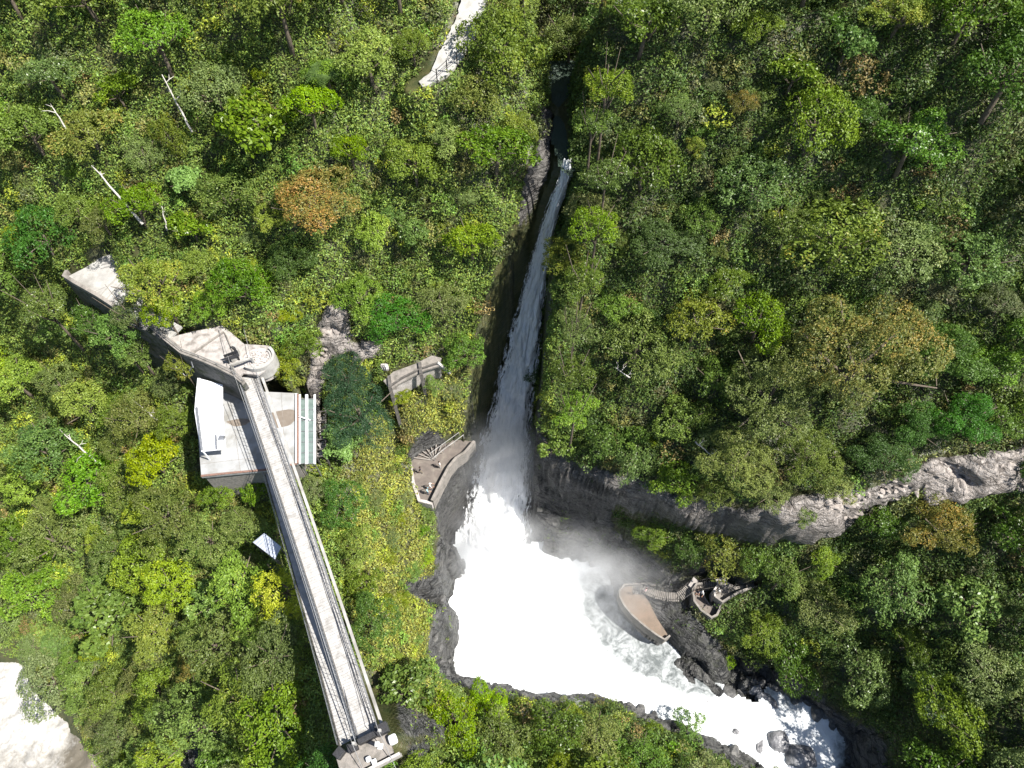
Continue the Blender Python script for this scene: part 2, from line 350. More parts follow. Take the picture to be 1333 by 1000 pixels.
# beyond the picture
for q in [(-300,-200,-20),(-140,-200,-50),(0,-200,-30),(300,-200,10),(-300,0,20),(-150,0,-50),(-110,20,-46),(-110,60,0),(-110,90,24),(-300,90,60),(300,0,50),(110,0,4),(110,40,14),(90,70,34),(300,90,90),
          (-300,350,190),(0,350,180),(300,350,200),(-100,130,58),(0,130,62),(100,130,68),(-60,95,38),(0,95,38),(60,95,44),(0,-60,-20),(70,-60,-14),(-60,-60,-50),(-60,-20,-50)]:
    pts.append(q)
P2 = [Vector((p[0], p[1])) for p in pts]
cv, ce, cf, ov, oe, of = geometry.delaunay_2d_cdt(P2, edges, [], 0, 1e-4)
cz = []
for i, v in enumerate(cv):
    if ov[i]: cz.append(sum(pts[j][2] for j in ov[i])/len(ov[i]))
    else:  # a crossing of two lines: take the nearest spot
        j = min(range(len(pts)), key=lambda j: (P2[j]-v).length); cz.append(pts[j][2])
STEP = .25
def axis(a, b, lo, hi):
    c = list(np.arange(a, b+1e-6, STEP)); s = STEP; x = a
    while x > lo: s *= 1.25; x -= s; c.insert(0, x)
    s = STEP; x = c[-1]
    while x < hi: s *= 1.25; x += s; c.append(x)
    return np.array(c)
GX = axis(-78, 60, -290, 290); GY = axis(-4, 92, -190, 340)
XX, YY = np.meshgrid(GX, GY, indexing='ij'); ZZ = np.full(XX.shape, np.nan)
for f in cf:
    a, b, c = (np.array((*cv[i], cz[i])) for i in f)
    i0, i1 = np.searchsorted(GX, min(a[0],b[0],c[0])-1e-6), np.searchsorted(GX, max(a[0],b[0],c[0])+1e-6)
    j0, j1 = np.searchsorted(GY, min(a[1],b[1],c[1])-1e-6), np.searchsorted(GY, max(a[1],b[1],c[1])+1e-6)
    if i1 <= i0 or j1 <= j0: continue
    x = XX[i0:i1, j0:j1]; y = YY[i0:i1, j0:j1]
    d = (b[1]-c[1])*(a[0]-c[0]) + (c[0]-b[0])*(a[1]-c[1])
    if abs(d) < 1e-9: continue
    l1 = ((b[1]-c[1])*(x-c[0]) + (c[0]-b[0])*(y-c[1]))/d; l2 = ((c[1]-a[1])*(x-c[0]) + (a[0]-c[0])*(y-c[1]))/d; l3 = 1-l1-l2
    m = (l1 >= -1e-5) & (l2 >= -1e-5) & (l3 >= -1e-5); z = l1*a[2]+l2*b[2]+l3*c[2]
    ZZ[i0:i1, j0:j1][m] = z[m]
ZZ[np.isnan(ZZ)] = 0
def blur(Z, n):
    for _ in range(n):
        Zp = np.pad(Z, 1, mode='edge')
        Z = (Zp[:-2,1:-1]+Zp[2:,1:-1]+Zp[1:-1,:-2]+Zp[1:-1,2:]+2*Z)/6
    return Z
gx, gy = np.gradient(ZZ, GX, GY); steep = np.hypot(gx, gy)
Zb = blur(ZZ, 34); k_ = blur(np.clip((steep-1.6)/1.2, 0, 1), 7); ZZ = Zb*(1-k_) + blur(ZZ, 3)*k_
ZZ += (vnoise(XX, YY, 7, 3, 4)-.5)*2.4*np.clip(1-k_*1.2, .1, 1)*np.clip((ZZ-BAS)/4, 0, 1)
# flat beds for what was built on the hillside
def flatbed(poly, z, mode='set', grow=0):
    pw = [tuple(W(x, y, z)) for x, y in poly]
    c = np.mean([q[:2] for q in pw], 0)
    if grow: pw = [(q[0]+(q[0]-c[0])/np.hypot(*(np.array(q[:2])-c))*grow, q[1]+(q[1]-c[1])/np.hypot(*(np.array(q[:2])-c))*grow) for q in pw]
    m = inpoly(XX, YY, pw)
    if mode == 'set': ZZ[m] = z-.3
    else: ZZ[m] = np.minimum(ZZ[m], z-.3)
T1 = [(214,441),(250,432),(290,424),(318,448),(350,450),(352,478),(336,488),(316,486),(309,492),(262,470),(240,462)]
T2 = [(86,361),(112,348),(132,334),(152,330),(160,352),(168,392),(150,397),(118,376),(100,370)]
SLAB = [(262,621),(254,512),(300,508),(388,512),(388,604),(345,613)]
PATHC = [(628,-45,25.5,2.9),(620,-10,24.3,2.9),(612,20,23.2,2.8),(600,48,22.2,2.9),(586,72,21.4,2.8),(570,96,20.7,1.9),(548,110,20.1,1.2)]
VP = [(534,602),(548,590),(566,582),(590,572),(618,575),(606,590),(586,610),(562,655),(546,651),(538,628)]
NEAR = []
P1 = [(806,772),(812,764),(826,763),(836,770),(846,786),(856,806),(869,826),(864,833),(842,819),(822,800),(810,785)]
B2 = [(900,772),(905,764),(914,764),(915,776),(922,786),(930,794),(935,792),(935,800),(925,806),(912,797),(903,786)]
PL = [(933,759),(944,756),(958,764),(978,759),(992,764),(966,772),(938,785),(931,779),(930,768)]
LW = [(499,496),(512,484),(540,474),(562,463),(575,466),(572,476),(548,484),(524,497),(508,507)]
flatbed(T1, 1); flatbed(T2, 3); flatbed(SLAB, -4.6, 'min', 1.0); flatbed(SLAB, -8.5, 'min', 0)
flatbed([(118,376),(150,352),(172,372),(178,396),(156,408)], 1.4); flatbed(VP, -15); flatbed(P1, -26.5); flatbed(B2, -24.5); flatbed(PL, -22.6)
flatbed([(390,505),(428,520),(428,600),(390,608)], -7.5, 'min')
for i in range(len(PATHC)-1):
    a, b = W(*PATHC[i][:3]), W(*PATHC[i+1][:3]); d = b-a; L2 = d.xy.length_squared
    t = np.clip(((XX-a.x)*d.x + (YY-a.y)*d.y)/L2, 0, 1); dist = np.hypot(XX-a.x-d.x*t, YY-a.y-d.y*t)
    m = np.clip((2.6-dist)/.9, 0, 1); ZZ = ZZ*(1-m) + (a.z+d.z*t-.25)*m
# the bed the fall has cut
o_ = np.argsort(fw[:,1]); yy_ = fw[o_,1]
hwid = np.array([p[3]*(CAM_Z-p[2])/(FPX*SP+(p[1]-500)*CP) for p in FALL])[o_]
fx_ = np.interp(YY, yy_, fw[o_,0]); fh_ = np.interp(YY, yy_, hwid)*1.12+.25; fz_ = np.interp(YY, yy_, fw[o_,2])
m = (YY > yy_[0]-3.5) & (YY < yy_[-1]+.3) & (np.abs(XX-fx_) < fh_+np.clip((39-YY)*.3, 0, 1.5)); ZZ[m] = np.minimum(ZZ[m], fz_[m]-2.2)
# the stairs on the right bank sit in a cutting
for a, b in zip([(823,768,-26.4),(852,773,-25.6),(884,777,-24.6),(901,763,-23.6),(911,764,-23.9)], [(852,773,-25.6),(884,777,-24.6),(901,763,-23.6),(911,764,-23.9),(936,761,-22.8)]):
    a, b = W(*a), W(*b); d = b-a; t = np.clip(((XX-a.x)*d.x + (YY-a.y)*d.y)/d.xy.length_squared, 0, 1); dist = np.hypot(XX-a.x-d.x*t, YY-a.y-d.y*t)
    m = dist < 2.0; ZZ[m] = np.minimum(ZZ[m], (a.z+d.z*t-.45-np.clip(dist-.7, 0, 2)*.6)[m])
# zones (read off the site survey)
PXv, PYv, _ = P(XX, YY, ZZ)
ROCKS = {  # name: (polygon, pale, moss)
 'basin': ([(600,590),(576,660),(570,690),(570,740),(568,790),(560,850),(582,888),(620,905),(700,918),(800,922),(850,945),(900,965),(960,1000),(1160,1010),(1150,960),(1110,935),(1050,890),(985,860),(950,850),(900,800),(880,752),(830,690),(690,600)], 0, .35),
 'wetleft': ([(598,590),(575,640),(566,700),(575,760),(640,720),(640,590)], 0, .2),
 'cliff': ([(700,560),(740,600),(820,615),(880,640),(960,660),(1080,650),(1150,632),(1130,672),(1090,690),(1040,702),(990,703),(930,690),(860,668),(800,648),(740,632)], .55, .1),
 'cliffpale': ([(985,655),(1060,640),(1140,640),(1110,672),(1060,672),(1000,675)], 1, 0),
 'pink': ([(1200,600),(1245,592),(1300,585),(1333,580),(1333,640),(1290,640),(1255,650),(1200,655)], 1, 0),
 'pinkgap': ([(1128,642),(1165,622),(1202,604),(1208,628),(1180,642),(1140,664)], .85, 0),
 'crag': ([(425,395),(455,395),(458,455),(430,470),(418,520),(412,580),(398,580),(400,500),(405,450)], .9, 0),
 'crag2': ([(455,445),(500,440),(500,462),(460,470)], .9, 0),
 'slotl': ([(700,130),(718,150),(716,220),(695,270),(672,300),(680,240),(700,190)], .25, 0),
 'slotl2': ([(664,310),(670,320),(664,370),(657,370)], .2, 0)}
rk = np.zeros(XX.shape); pale = np.zeros(XX.shape); moss = np.zeros(XX.shape)
for nme, (pg, pa, mo) in ROCKS.items():
    m = inpoly(PXv, PYv, pg); rk[m] = 1; pale[m] = pa; moss[m] = mo
gx, gy = np.gradient(ZZ, GX, GY); steep = np.hypot(gx, gy)
rk = np.maximum(rk, np.clip((steep-2.8)/1., 0, 1)*(XX > -14)*(YY < 42)*(XX < 30)); m = inpoly(PXv, PYv, [(790,650),(860,670),(930,692),(990,705),(1040,704),(1100,690),(1075,715),(1000,735),(990,756),(950,752),(915,745),(875,742),(835,718),(800,690)]); rk[m] = .1; moss[m] = 1
rk = np.maximum(rk, (ZZ < BAS+.4)*(XX > -40))
rk = blur(rk, 1); pale = blur(pale, 2); moss = blur(moss, 2)
nx, ny, nz = -gx, -gy, np.ones_like(gx); nl = np.sqrt(nx*nx+ny*ny+1); nx, ny, nz = nx/nl, ny/nl, nz/nl
ang = XX*.8 + YY*.6; n_a = np.abs(vnoise(ang*.8+ZZ*.9, ZZ*.9-ang*.35, 3.0, 11, 4)-.5)*2; n_b = vnoise(XX+ZZ*.7, YY-ZZ*.5, 4.0, 12, 4)-.5
disp = rk*(1+pale*.5)*((.45-n_a)*1.6 + n_b*1.3 + (.3-np.abs(vnoise(XX*.6+YY*.8-ZZ*.9, XX*.3+ZZ*.8, 1.3, 14, 3)-.5)*2)*.6); disp[np.hypot(XX, YY) > 140] = 0
dfall = segdist(XX, YY, [tuple(q[:2]) for q in fw]); disp *= np.clip((dfall-2.5)/3, .1, 1)
for pg_, z_ in ((P1,-26.5),(B2,-24),(PL,-22.5),(VP,-15),([(823,768),(852,773),(884,777),(901,763),(936,761)],-25)):
    disp *= np.clip((segdist(XX, YY, [tuple(W(a, b, z_))[:2] for a, b in pg_])-.8)/2.2, 0, 1)
VX, VY, VZ = XX+nx*disp, YY+ny*disp, ZZ+nz*disp
nI, nJ = XX.shape
idx = np.arange(nI*nJ).reshape(nI, nJ)
F = np.stack([idx[:-1,:-1], idx[1:,:-1], idx[1:,1:], idx[:-1,1:]], -1).reshape(-1, 4)
me = np_mesh('hillside_terrain', np.stack([VX, VY, VZ], -1).reshape(-1, 3), F, terrain_mat(),
             {'rock': np.stack([rk, pale, moss], -1).reshape(-1, 3)}, smooth=True)
tag(link(bpy.data.objects.new('hillside_terrain', me)), 'steep ground and rock walls of the gorge', kind='structure')
def hz(x, y, A=None):
    A = ZZ if A is None else A
    x = np.asarray(x, float); y = np.asarray(y, float)
    i = np.clip(np.searchsorted(GX, x)-1, 0, nI-2); j = np.clip(np.searchsorted(GY, y)-1, 0, nJ-2)
    fx = np.clip((x-GX[i])/(GX[i+1]-GX[i]), 0, 1); fy = np.clip((y-GY[j])/(GY[j+1]-GY[j]), 0, 1)
    return (A[i,j]*(1-fx)+A[i+1,j]*fx)*(1-fy) + (A[i,j+1]*(1-fx)+A[i+1,j+1]*fx)*fy
def hit(px, py, h=0, A=None):
    """first point where the sight line through (px,py) comes within h of the ground"""
    u, v = px-666.5, py-500
    t = np.linspace(.02, .3, 1500)
    x = u*t; y = (FPX*CP-v*SP)*t; z = CAM_Z-(FPX*SP+v*CP)*t
    k = np.argmax(z < hz(x, y, A)+h); return Vector((x[k], y[k], z[k]-h))

# ------------------------------------------------------------ water
def water_sheet(name, wpoly, z, mat, foamf, amp, step=.35, kind='structure', label=None):
    xs = [p[0] for p in wpoly]; ys = [p[1] for p in wpoly]
    ax = np.arange(min(xs), max(xs), step); ay = np.arange(min(ys), max(ys), step)
    X, Y = np.meshgrid(ax, ay, indexing='ij')
    Z = z + (vnoise(X, Y, 2.2, 21, 5, .55)-.5)*amp
    foam = foamf(X, Y); Z = Z + foam*.25*amp*vnoise(X, Y, 1.1, 22, 3)
    ins = inpoly(X, Y, wpoly); n = np.arange(X.size).reshape(X.shape)
    q = ins[:-1,:-1] & ins[1:,:-1] & ins[1:,1:] & ins[:-1,1:]
    F = np.stack([n[:-1,:-1], n[1:,:-1], n[1:,1:], n[:-1,1:]], -1)[q]
    used = np.unique(F); re = -np.ones(X.size, int); re[used] = np.arange(len(used))
    V = np.stack([X, Y, Z], -1).reshape(-1, 3)[used]
    me = np_mesh(name, V, re[F], mat, {'foam': foam.reshape(-1)[used]}, smooth=True)
    return tag(link(bpy.data.objects.new(name, me)), label, kind=kind)
wl = [tuple(W(x, y, BAS))[:2] for x, y in WLINE]
def grow_poly(pl, g):
    c = np.mean(pl, 0); return [tuple(np.array(p)+(np.array(p)-c)/np.linalg.norm(np.array(p)-c)*g) for p in pl]
MURK = [tuple(W(x, y, BAS))[:2] for x, y in [(752,748),(800,735),(815,790),(885,850),(945,893),(930,912),(880,902),(830,880),(785,850),(757,800)]]
MURK2 = [tuple(W(x, y, BAS))[:2] for x, y in [(975,880),(1060,905),(1040,925),(985,905)]]
MURK3 = [tuple(W(x, y, BAS))[:2] for x, y in [(1092,935),(1120,1010),(1140,1070),(1098,1070),(1088,1000)]]
def foamf(X, Y):
    f = np.full(X.shape, 1.0)
    for pg, v in ((MURK, .35), (MURK2, .45), (MURK3, .3)):
        d = segdist(X, Y, pg+[pg[0]]); ins = inpoly(X, Y, pg)
        f -= (1-v)*np.where(ins, np.clip(.55+d/1.6, 0, 1), np.clip(.55-d/1.6, 0, 1))
    return np.clip(f, 0, 1)
water_sheet('plunge_pool_water', grow_poly(wl, 2.5), BAS, foam_mat('white_foam_water', (.72,.75,.77), (.115,.13,.132), .25, .85, .5), foamf, .9, .3, label='foaming white plunge pool and stream below the waterfall')
rp = [tuple(W(x, y, RIV))[:2] for x, y in [(-190,820),(0,845),(50,855),(60,900),(95,920),(120,960),(160,980),(210,1090),(-190,1150)]]
def foamr(X, Y):
    a = W(0, 900, RIV); b = W(130, 1000, RIV)
    px, py, _ = P(X, Y, np.full(X.shape, RIV)); return np.clip(.86-np.clip((px+ (py-900)*.0-70)/60, 0, 1)*.95 - np.clip((py-960)/90, 0, .25), 0, 1)
water_sheet('muddy_river', rp, RIV, foam_mat('muddy_river_water', (.60,.59,.57), (.13,.115,.09), .3, 1.15, .65, rough=.4), foamr, 1.5, .3, label='muddy foaming river at the foot of the slope')
pp = [tuple(W(x, y, 13.2))[:2] for x, y in [(700,80),(760,80),(762,200),(745,235),(728,225),(705,150)]]
water_sheet('upper_stream', pp, 13.4, foam_mat('upper_stream_water', (.55,.62,.56), (.035,.055,.04), .4, 1.3, .5), lambda X, Y: np.clip((Y-71)/8, 0, .38), .25, .3, label='greenish stream pool above the lip of the waterfall')

def waterfall():
    rows = []; cols = 34; n = 170
    ts = np.linspace(0, 1, n); yy = np.array([p[1] for p in FALL], float); s0 = (yy-yy[0])/(yy[-1]-yy[0])
    px = np.interp(ts, s0, [p[0] for p in FALL]); py = np.interp(ts, s0, yy); z = np.interp(ts, s0, [p[2] for p in FALL]); hw = np.interp(ts, s0, [p[3] for p in FALL])
    c = np.array([tuple(W(a, b, d)) for a, b, d in zip(px, py, z)]); sc_ = (CAM_Z-z)/(FPX*SP+(py-500)*CP)
    u = np.linspace(-1, 1, cols)
    U, T = np.meshgrid(u, ts, indexing='ij')
    X = c[:,0][None] + U*(hw*sc_)[None]*1.12; Y = np.repeat(c[:,1][None], cols, 0); Z = np.repeat(c[:,2][None], cols, 0)
    bul = (1-U**2)*(.5+1.2*T)
    nn = (vnoise(U*4+30, T*22, 1, 31, 5, .65)-.5)*(.5+2.0*T); nn2 = (vnoise(U*10+30, T*40, 1, 32, 3)-.5)*(.4+.7*T)
    Y = Y - (bul+nn+nn2); Z = Z + .25*bul + .5*nn
    X = X + (vnoise(T*20+50, U*2, 1, 33, 3)-.5)*.9*U*(hw*sc_)[None]*.5
    n_ = np.arange(X.size).reshape(X.shape)
    F = np.stack([n_[:-1,:-1], n_[1:,:-1], n_[1:,1:], n_[:-1,1:]], -1).reshape(-1, 4)
    k = NT('falling_water'); uvn = k.n('Attribute', attribute_name='uvw').outputs['Vector']
    st = k.noise(k.n('Mapping', ins={'Vector': uvn, 'Scale': (7, 1.6, 1)}).outputs[0], 1.6, 7, .65, .5)
    st2 = k.noise(k.n('Mapping', ins={'Vector': uvn, 'Scale': (16, 9, 1)}).outputs[0], 1.2, 5, .6, .8)
    s = k.n('Math', op='ADD', ins={0: st, 1: k.n('Math', op='MULTIPLY', ins={0: st2, 1: .5}).outputs[0]}).outputs[0]
    col = k.mix(k.ramp(s, .4, .85), (.72,.76,.79), (.95,.965,.975))
    sx = k.n('SeparateXYZ', ins={0: uvn})
    edge = k.n('Math', op='ABSOLUTE', ins={0: sx.outputs[0]}).outputs[0]
    a = k.n('Math', op='ADD', ins={0: k.n('Math', op='MULTIPLY', ins={0: k.n('Math', op='SUBTRACT', ins={0: 1.0, 1: edge}).outputs[0], 1: 3.2}).outputs[0], 1: k.n('Math', op='MULTIPLY', ins={0: k.n('Math', op='SUBTRACT', ins={0: s, 1: .8}).outputs[0], 1: 5.5}).outputs[0]}).outputs[0]
    b = k.n('Bump', ins={'Strength': .8, 'Distance': .4, 'Height': s})
    p = k.n('BsdfPrincipled', ins={'Base Color': col, 'Roughness': .6, 'Specular IOR Level': .25, 'Alpha': k.ramp(a, 0, .7), 'Normal': b.outputs[0]})
    t = k.n('BsdfTranslucent', ins={'Color': (.8,.86,.9,1)}); tr = k.n('BsdfTransparent')
    k.l(p.outputs[0], k.out.inputs[0])
    me = np_mesh('waterfall', np.stack([X, Y, Z], -1).reshape(-1, 3), F, k.m, {'uvw': np.stack([U, T*12, U*0], -1).reshape(-1, 3)}, smooth=True)
    o = tag(link(bpy.data.objects.new('waterfall', me)), 'tall white waterfall dropping through the dark rock slot', kind='structure')
waterfall()

# mist: soft volumes where the spray hangs
def mist(name, c, r, dens, label, nscale=.25, power=1.3, rot=0):
    k = NT(name+'_spray'); tc = k.n('TexCoord').outputs['Object']
    ln = k.n('VectorMath', operation='LENGTH', ins={0: tc}).outputs['Value']
    f = k.n('MapRange', interpolation_type='SMOOTHSTEP', ins={0: ln, 1: 1.0, 2: .05, 3: 0.0, 4: 1.0}).outputs[0]
    f = k.n('Math', op='POWER', ins={0: f, 1: power}).outputs[0]
    nz_ = k.ramp(k.noise(k.n('NewGeometry').outputs['Position'], nscale, 3, .55), .3, .7)
    d = k.n('Math', op='MULTIPLY', ins={0: k.n('Math', op='MULTIPLY', ins={0: f, 1: dens}).outputs[0], 1: nz_}).outputs[0]
    v = k.n('VolumePrincipled', ins={'Color': (.97,.98,1,1), 'Density': d, 'Anisotropy': .1}); k.l(v.outputs[0], k.out.inputs[1])
    bm = bmesh.new(); bmesh.ops.create_icosphere(bm, subdivisions=3, radius=1); me = bpy.data.meshes.new(name); bm.to_mesh(me); bm.free()
    me.materials.append(k.m); o = link(bpy.data.objects.new(name, me)); o.location = c; o.scale = r; o.rotation_euler = (0, 0, rot)
    return tag(o, label, kind='stuff')
MIST = [(W(648,712,-26), (9,8,8.5), .42, 'dense white spray at the foot of the waterfall'),
        (W(790,745,-26), (15,10,8.5), .27, 'thin drifting spray over the right side of the pool'),
        (W(725,830,-28.2), (17,13,4.2), .07, 'low haze of spray drifting over the white pool'),
        (W(655,600,-20), (8.5,7,10.5), .28, 'pale spray hanging beside the lower waterfall')]
for (c, r, d, lb) in MIST: mist('mist', c, r, d, lb)

# ------------------------------------------------------------ buildings, paths, bridges
def w2(poly, z): return [tuple(W(x, y, z)) for x, y in poly]
def rail(mb, pts, h, r=.03, posts=True):
    mb.tube([Vector(p)+Vector((0,0,h)) for p in pts], r)
    if posts:
        for p in pts: mb.beam(Vector(p), Vector(p)+Vector((0,0,h)), .06, .0601)

# main footbridge
A0, A1 = W(322,485,0), W(481,962,0)
dirb = (A1-A0).normalized(); sb = Vector((-dirb.y, dirb.x, 0)) ; LB = (A1-A0).length
if sb.x < 0: sb = -sb                               # sb points to the right of the picture
def bp(t, off=0, h=0): # along the bridge
    sag = -1.1*4*t*(1-t)
    return A0 + (A1-A0)*t + sb*off + Vector((0,0,sag+h))
def footbridge():
    root = empty('suspension_footbridge', A0, 'long pale plank suspension footbridge crossing from the stone plaza to the lower anchor block', 'footbridge')
    n = 150; d = MB(); rp_ = random.Random(3)
    for i in range(n):
        t = (i+.5)/n; c = bp(t); a = math.atan2(dirb.y, dirb.x)
        d.box(c+Vector((0,0,.03*rp_.random()))+sb*rp_.uniform(-.03,.03), (LB/n*.93, 1.72, .06), a)
    d.build('deck', M['wood'], root)
    e = MB()
    for s_ in (-.9, .9): 
        for i in range(30): e.beam(bp(i/30, s_, -.02), bp((i+1)/30, s_, -.02), .12, .18)
    for s_ in (-.45,.0,.45):
        for i in range(30): e.beam(bp(i/30, s_, -.16), bp((i+1)/30, s_, -.16), .1, .16)
    e.build('deck_beam', M['woodedge'], root)
    for s_, nm in ((-1, 'left'), (1, 'right')):
        m = MB()
        pts_ = [bp(i/40, s_*.98, 1.15) for i in range(41)]; m.tube(pts_, .045, 5)
        m.tube([bp(i/40, s_*.96, .6) for i in range(41)], .022, 4); m.tube([bp(i/40, s_*.93, .12) for i in range(41)], .022, 4)
        for i in range(81): m.tube([bp(i/80, s_*.93, 0), bp(i/80, s_*.98, 1.15)], .018, 4)
        m.build('railing', M['steel'], root)
    # light coloured service pipes slung on the right side
    m = MB(); m.wall([bp(i/40, 1.28, -.05) for i in range(41)], .26, -.05, .07); m.build('side_channel', M['concrete'], root)
    for off, hh in ((.62, .11), (.35, .1)):  # thin dark tubes stand in for the cable shadows along the deck
        m = MB(); m.tube([bp(i/60, off+.03*math.sin(i*.9), hh) for i in range(61)], .02, 5); m.build('cable_shadow', M['darkmetal'], root)
    for s_ in (-1, 1):   # main cables: high at the ends, low at midspan, carried on to the ground anchors
        m = MB(); cab = [bp(i/40, s_*1.1, 1.25+1.0*(2*i/40-1)**2) for i in range(41)]
        m.tube(cab, .024, 6)
        e0 = A0 - dirb*6 + sb*s_*1.3 + Vector((0,0,1.2)); e1 = A1 + dirb*5.5 + sb*s_*1.25 + Vector((0,0,-2.5))
        m.tube([e0, cab[0]], .03, 5); m.tube([cab[-1], e1], .03, 5); m.build('main_cable', M['cable'], root)
        for i in range(2, 39, 2): g = MB(); g.tube([bp(i/40, s_*.95, .05), cab[i]], .01, 3); g.build('hanger', M['steel'], root)
    for t in (0, 1):
        for s_ in (-1, 1):
            p = MB(); c = bp(t, s_*1.1); p.beam(c+Vector((0,0,-1.5)), c+Vector((0,0,2.3 if t == 0 else 1.6)), .22, .22); p.build('portal_post', M['concrete'], root)
    p = MB(); p.beam(bp(0, -.98, 2.1), bp(0, .98, 2.1), .2, .2); p.build('portal_beam', M['concrete'], root)
    # threshold slab at the plaza end with dark crosswise grating
    p = MB(); c = A0 - dirb*.6; p.box(c+Vector((0,0,.05)), (1.5, 2.3, .3), math.atan2(dirb.y, dirb.x)); p.build('threshold', M['concrete'], root)
    p = MB(); p.box(A0+dirb*.35+Vector((0,0,.1)), (.18, 1.9, .12), math.atan2(dirb.y, dirb.x)); p.build('grating', M['darkmetal'], root)
    return root
footbridge()

# the older, lower footbridge that shares the anchor block
B1 = W(455,965,-.4); B0 = W(338,560,-6.2)
def lowbridge():
    root = empty('lower_footbridge', B1, 'narrow older footbridge running just beneath the main footbridge on its left', 'footbridge')
    db = (B1-B0); L = db.length; dn = db.normalized(); s2 = Vector((-dn.y, dn.x, 0)).normalized()
    f = lambda t, o=0, h=0: B0 + db*t + s2*o + Vector((0,0,h-1.6*4*t*(1-t)*.6))
    a = math.atan2(dn.y, dn.x); n = 130; d = MB()
    for i in range(n): d.box(f((i+.5)/n), (L/n*.94, 1.5, .06), a)
    d.build('deck', M['wood'], root)
    e = MB()
    for o in (-.8, .8):
        for i in range(26): e.beam(f(i/26, o, -.05), f((i+1)/26, o, -.05), .1, .16)
    e.build('deck_beam', M['woodedge'], root)
    for o in (-.85, .85):
        m = MB(); m.tube([f(i/30, o, 1.05) for i in range(31)], .035, 5); m.tube([f(i/30, o, .55) for i in range(31)], .02, 4)
        for i in range(51): m.tube([f(i/50, o, 0), f(i/50, o, 1.05)], .016, 4)
        m.build('railing', M['steel'], root)
lowbridge()

# anchor block, bags and posts at the near end
def anchor():
    a = math.atan2(dirb.y, dirb.x)
    c = A1 + dirb*.9
    root = empty('anchor_block', c, 'grey concrete anchor landing at the lower end of both footbridges', 'landing')
    m = MB(); m.box(c - sb*.75 + Vector((0,0,-.35)), (1.9, 4.4, .6), a); m.build('landing_slab', M['greystone'], root, bevel=.05)
    m = MB(); m.box(c - sb*2.1 + dirb*1.5 + Vector((0,0,-.4)), (1.5, 2.0, .5), a+.2); m.build('rough_apron', M['greystone'], root, bevel=.1)
    m = MB()
    m.box(c + sb*.1 - dirb*.95 + Vector((0,0,.45)), (.45, 1.9, 1.0), a); m.box(c + sb*1.25 - dirb*1.05 + Vector((0,0,.5)), (.8, 1.0, 1.1), a)
    m.box(c - sb*2.5 - dirb*.9 + Vector((0,0,.35)), (.7, .8, .8), a+.5); m.box(c - sb*1.4 - dirb*.85 + Vector((0,0,.3)), (.7, .8, .7), a)
    m.build('shadow_block', M['darkmetal'], root, bevel=.04)  # dark boxes stand in for the shadows cast by the end posts
    m = MB(); m.wall([c - sb*3.1+dirb*1.2, c + sb*1.9+dirb*1.2], .22, -1.2, .35); m.build('edge_wall', M['rubble'], root)
    for k_i, (o, dd, sx, sy, h, lb) in enumerate([(1.75,.0,.8,.7,.6,'rounded white sack at the right corner of the bridge anchor landing'),
            (-.55,.5,.42,.42,.42,'small round white bucket in the middle of the anchor landing'),(-.2,.9,.45,.4,.35,'square white box on the outer edge of the anchor landing')]):
        q = c + sb*o + dirb*dd + Vector((0,0,-.05))
        bm = bmesh.new(); bmesh.ops.create_uvsphere(bm, u_segments=18, v_segments=12, radius=.5)
        for v in bm.verts:
            e = .45 if k_i != 2 else .22
            v.co = Vector([math.copysign(abs(x*2)**e/2, x) for x in v.co]); v.co.x *= sx; v.co.y *= sy; v.co.z = (v.co.z+.5)*h
        me = bpy.data.meshes.new(['sack','bucket','box'][k_i]); bm.to_mesh(me); bm.free(); me.materials.append(M['whitemetal'])
        me.polygons.foreach_set('use_smooth', [True]*len(me.polygons))
        o_ = link(bpy.data.objects.new(['white_sack','white_bucket','white_box'][k_i], me)); o_.location = q; o_.rotation_euler.z = a
        tag(o_, lb, ['sack','bucket','box'][k_i])
    m = MB(); b0 = c + sb*.62 + Vector((0,0,-.05)); m.beam(b0, b0+Vector((.0,0,1.7)), .26, .26); m.box(b0+Vector((0,0,1.72)), (.34,.34,.08)); m.box(b0+Vector((0,0,.06)), (.42,.42,.12))
    tag(m.build('white_post', M['whitemetal']), 'upright white post with a cap at the end of the main footbridge', 'post')
    m = MB(); b0 = c + dirb*2.9 + sb*1.2 + Vector((0,0,-1.1)); m.beam(b0, b0+dirb*.2+Vector((-.25,0,1.5)), .1, .1); m.beam(b0+Vector((-.45,0,1.5)), b0+Vector((.15,0,1.45)), .08, .08)
    tag(m.build('anchor_stake', M['whitemetal']), 'thin white stake in the grass just below the anchor landing', 'stake')
    return root
anchor()

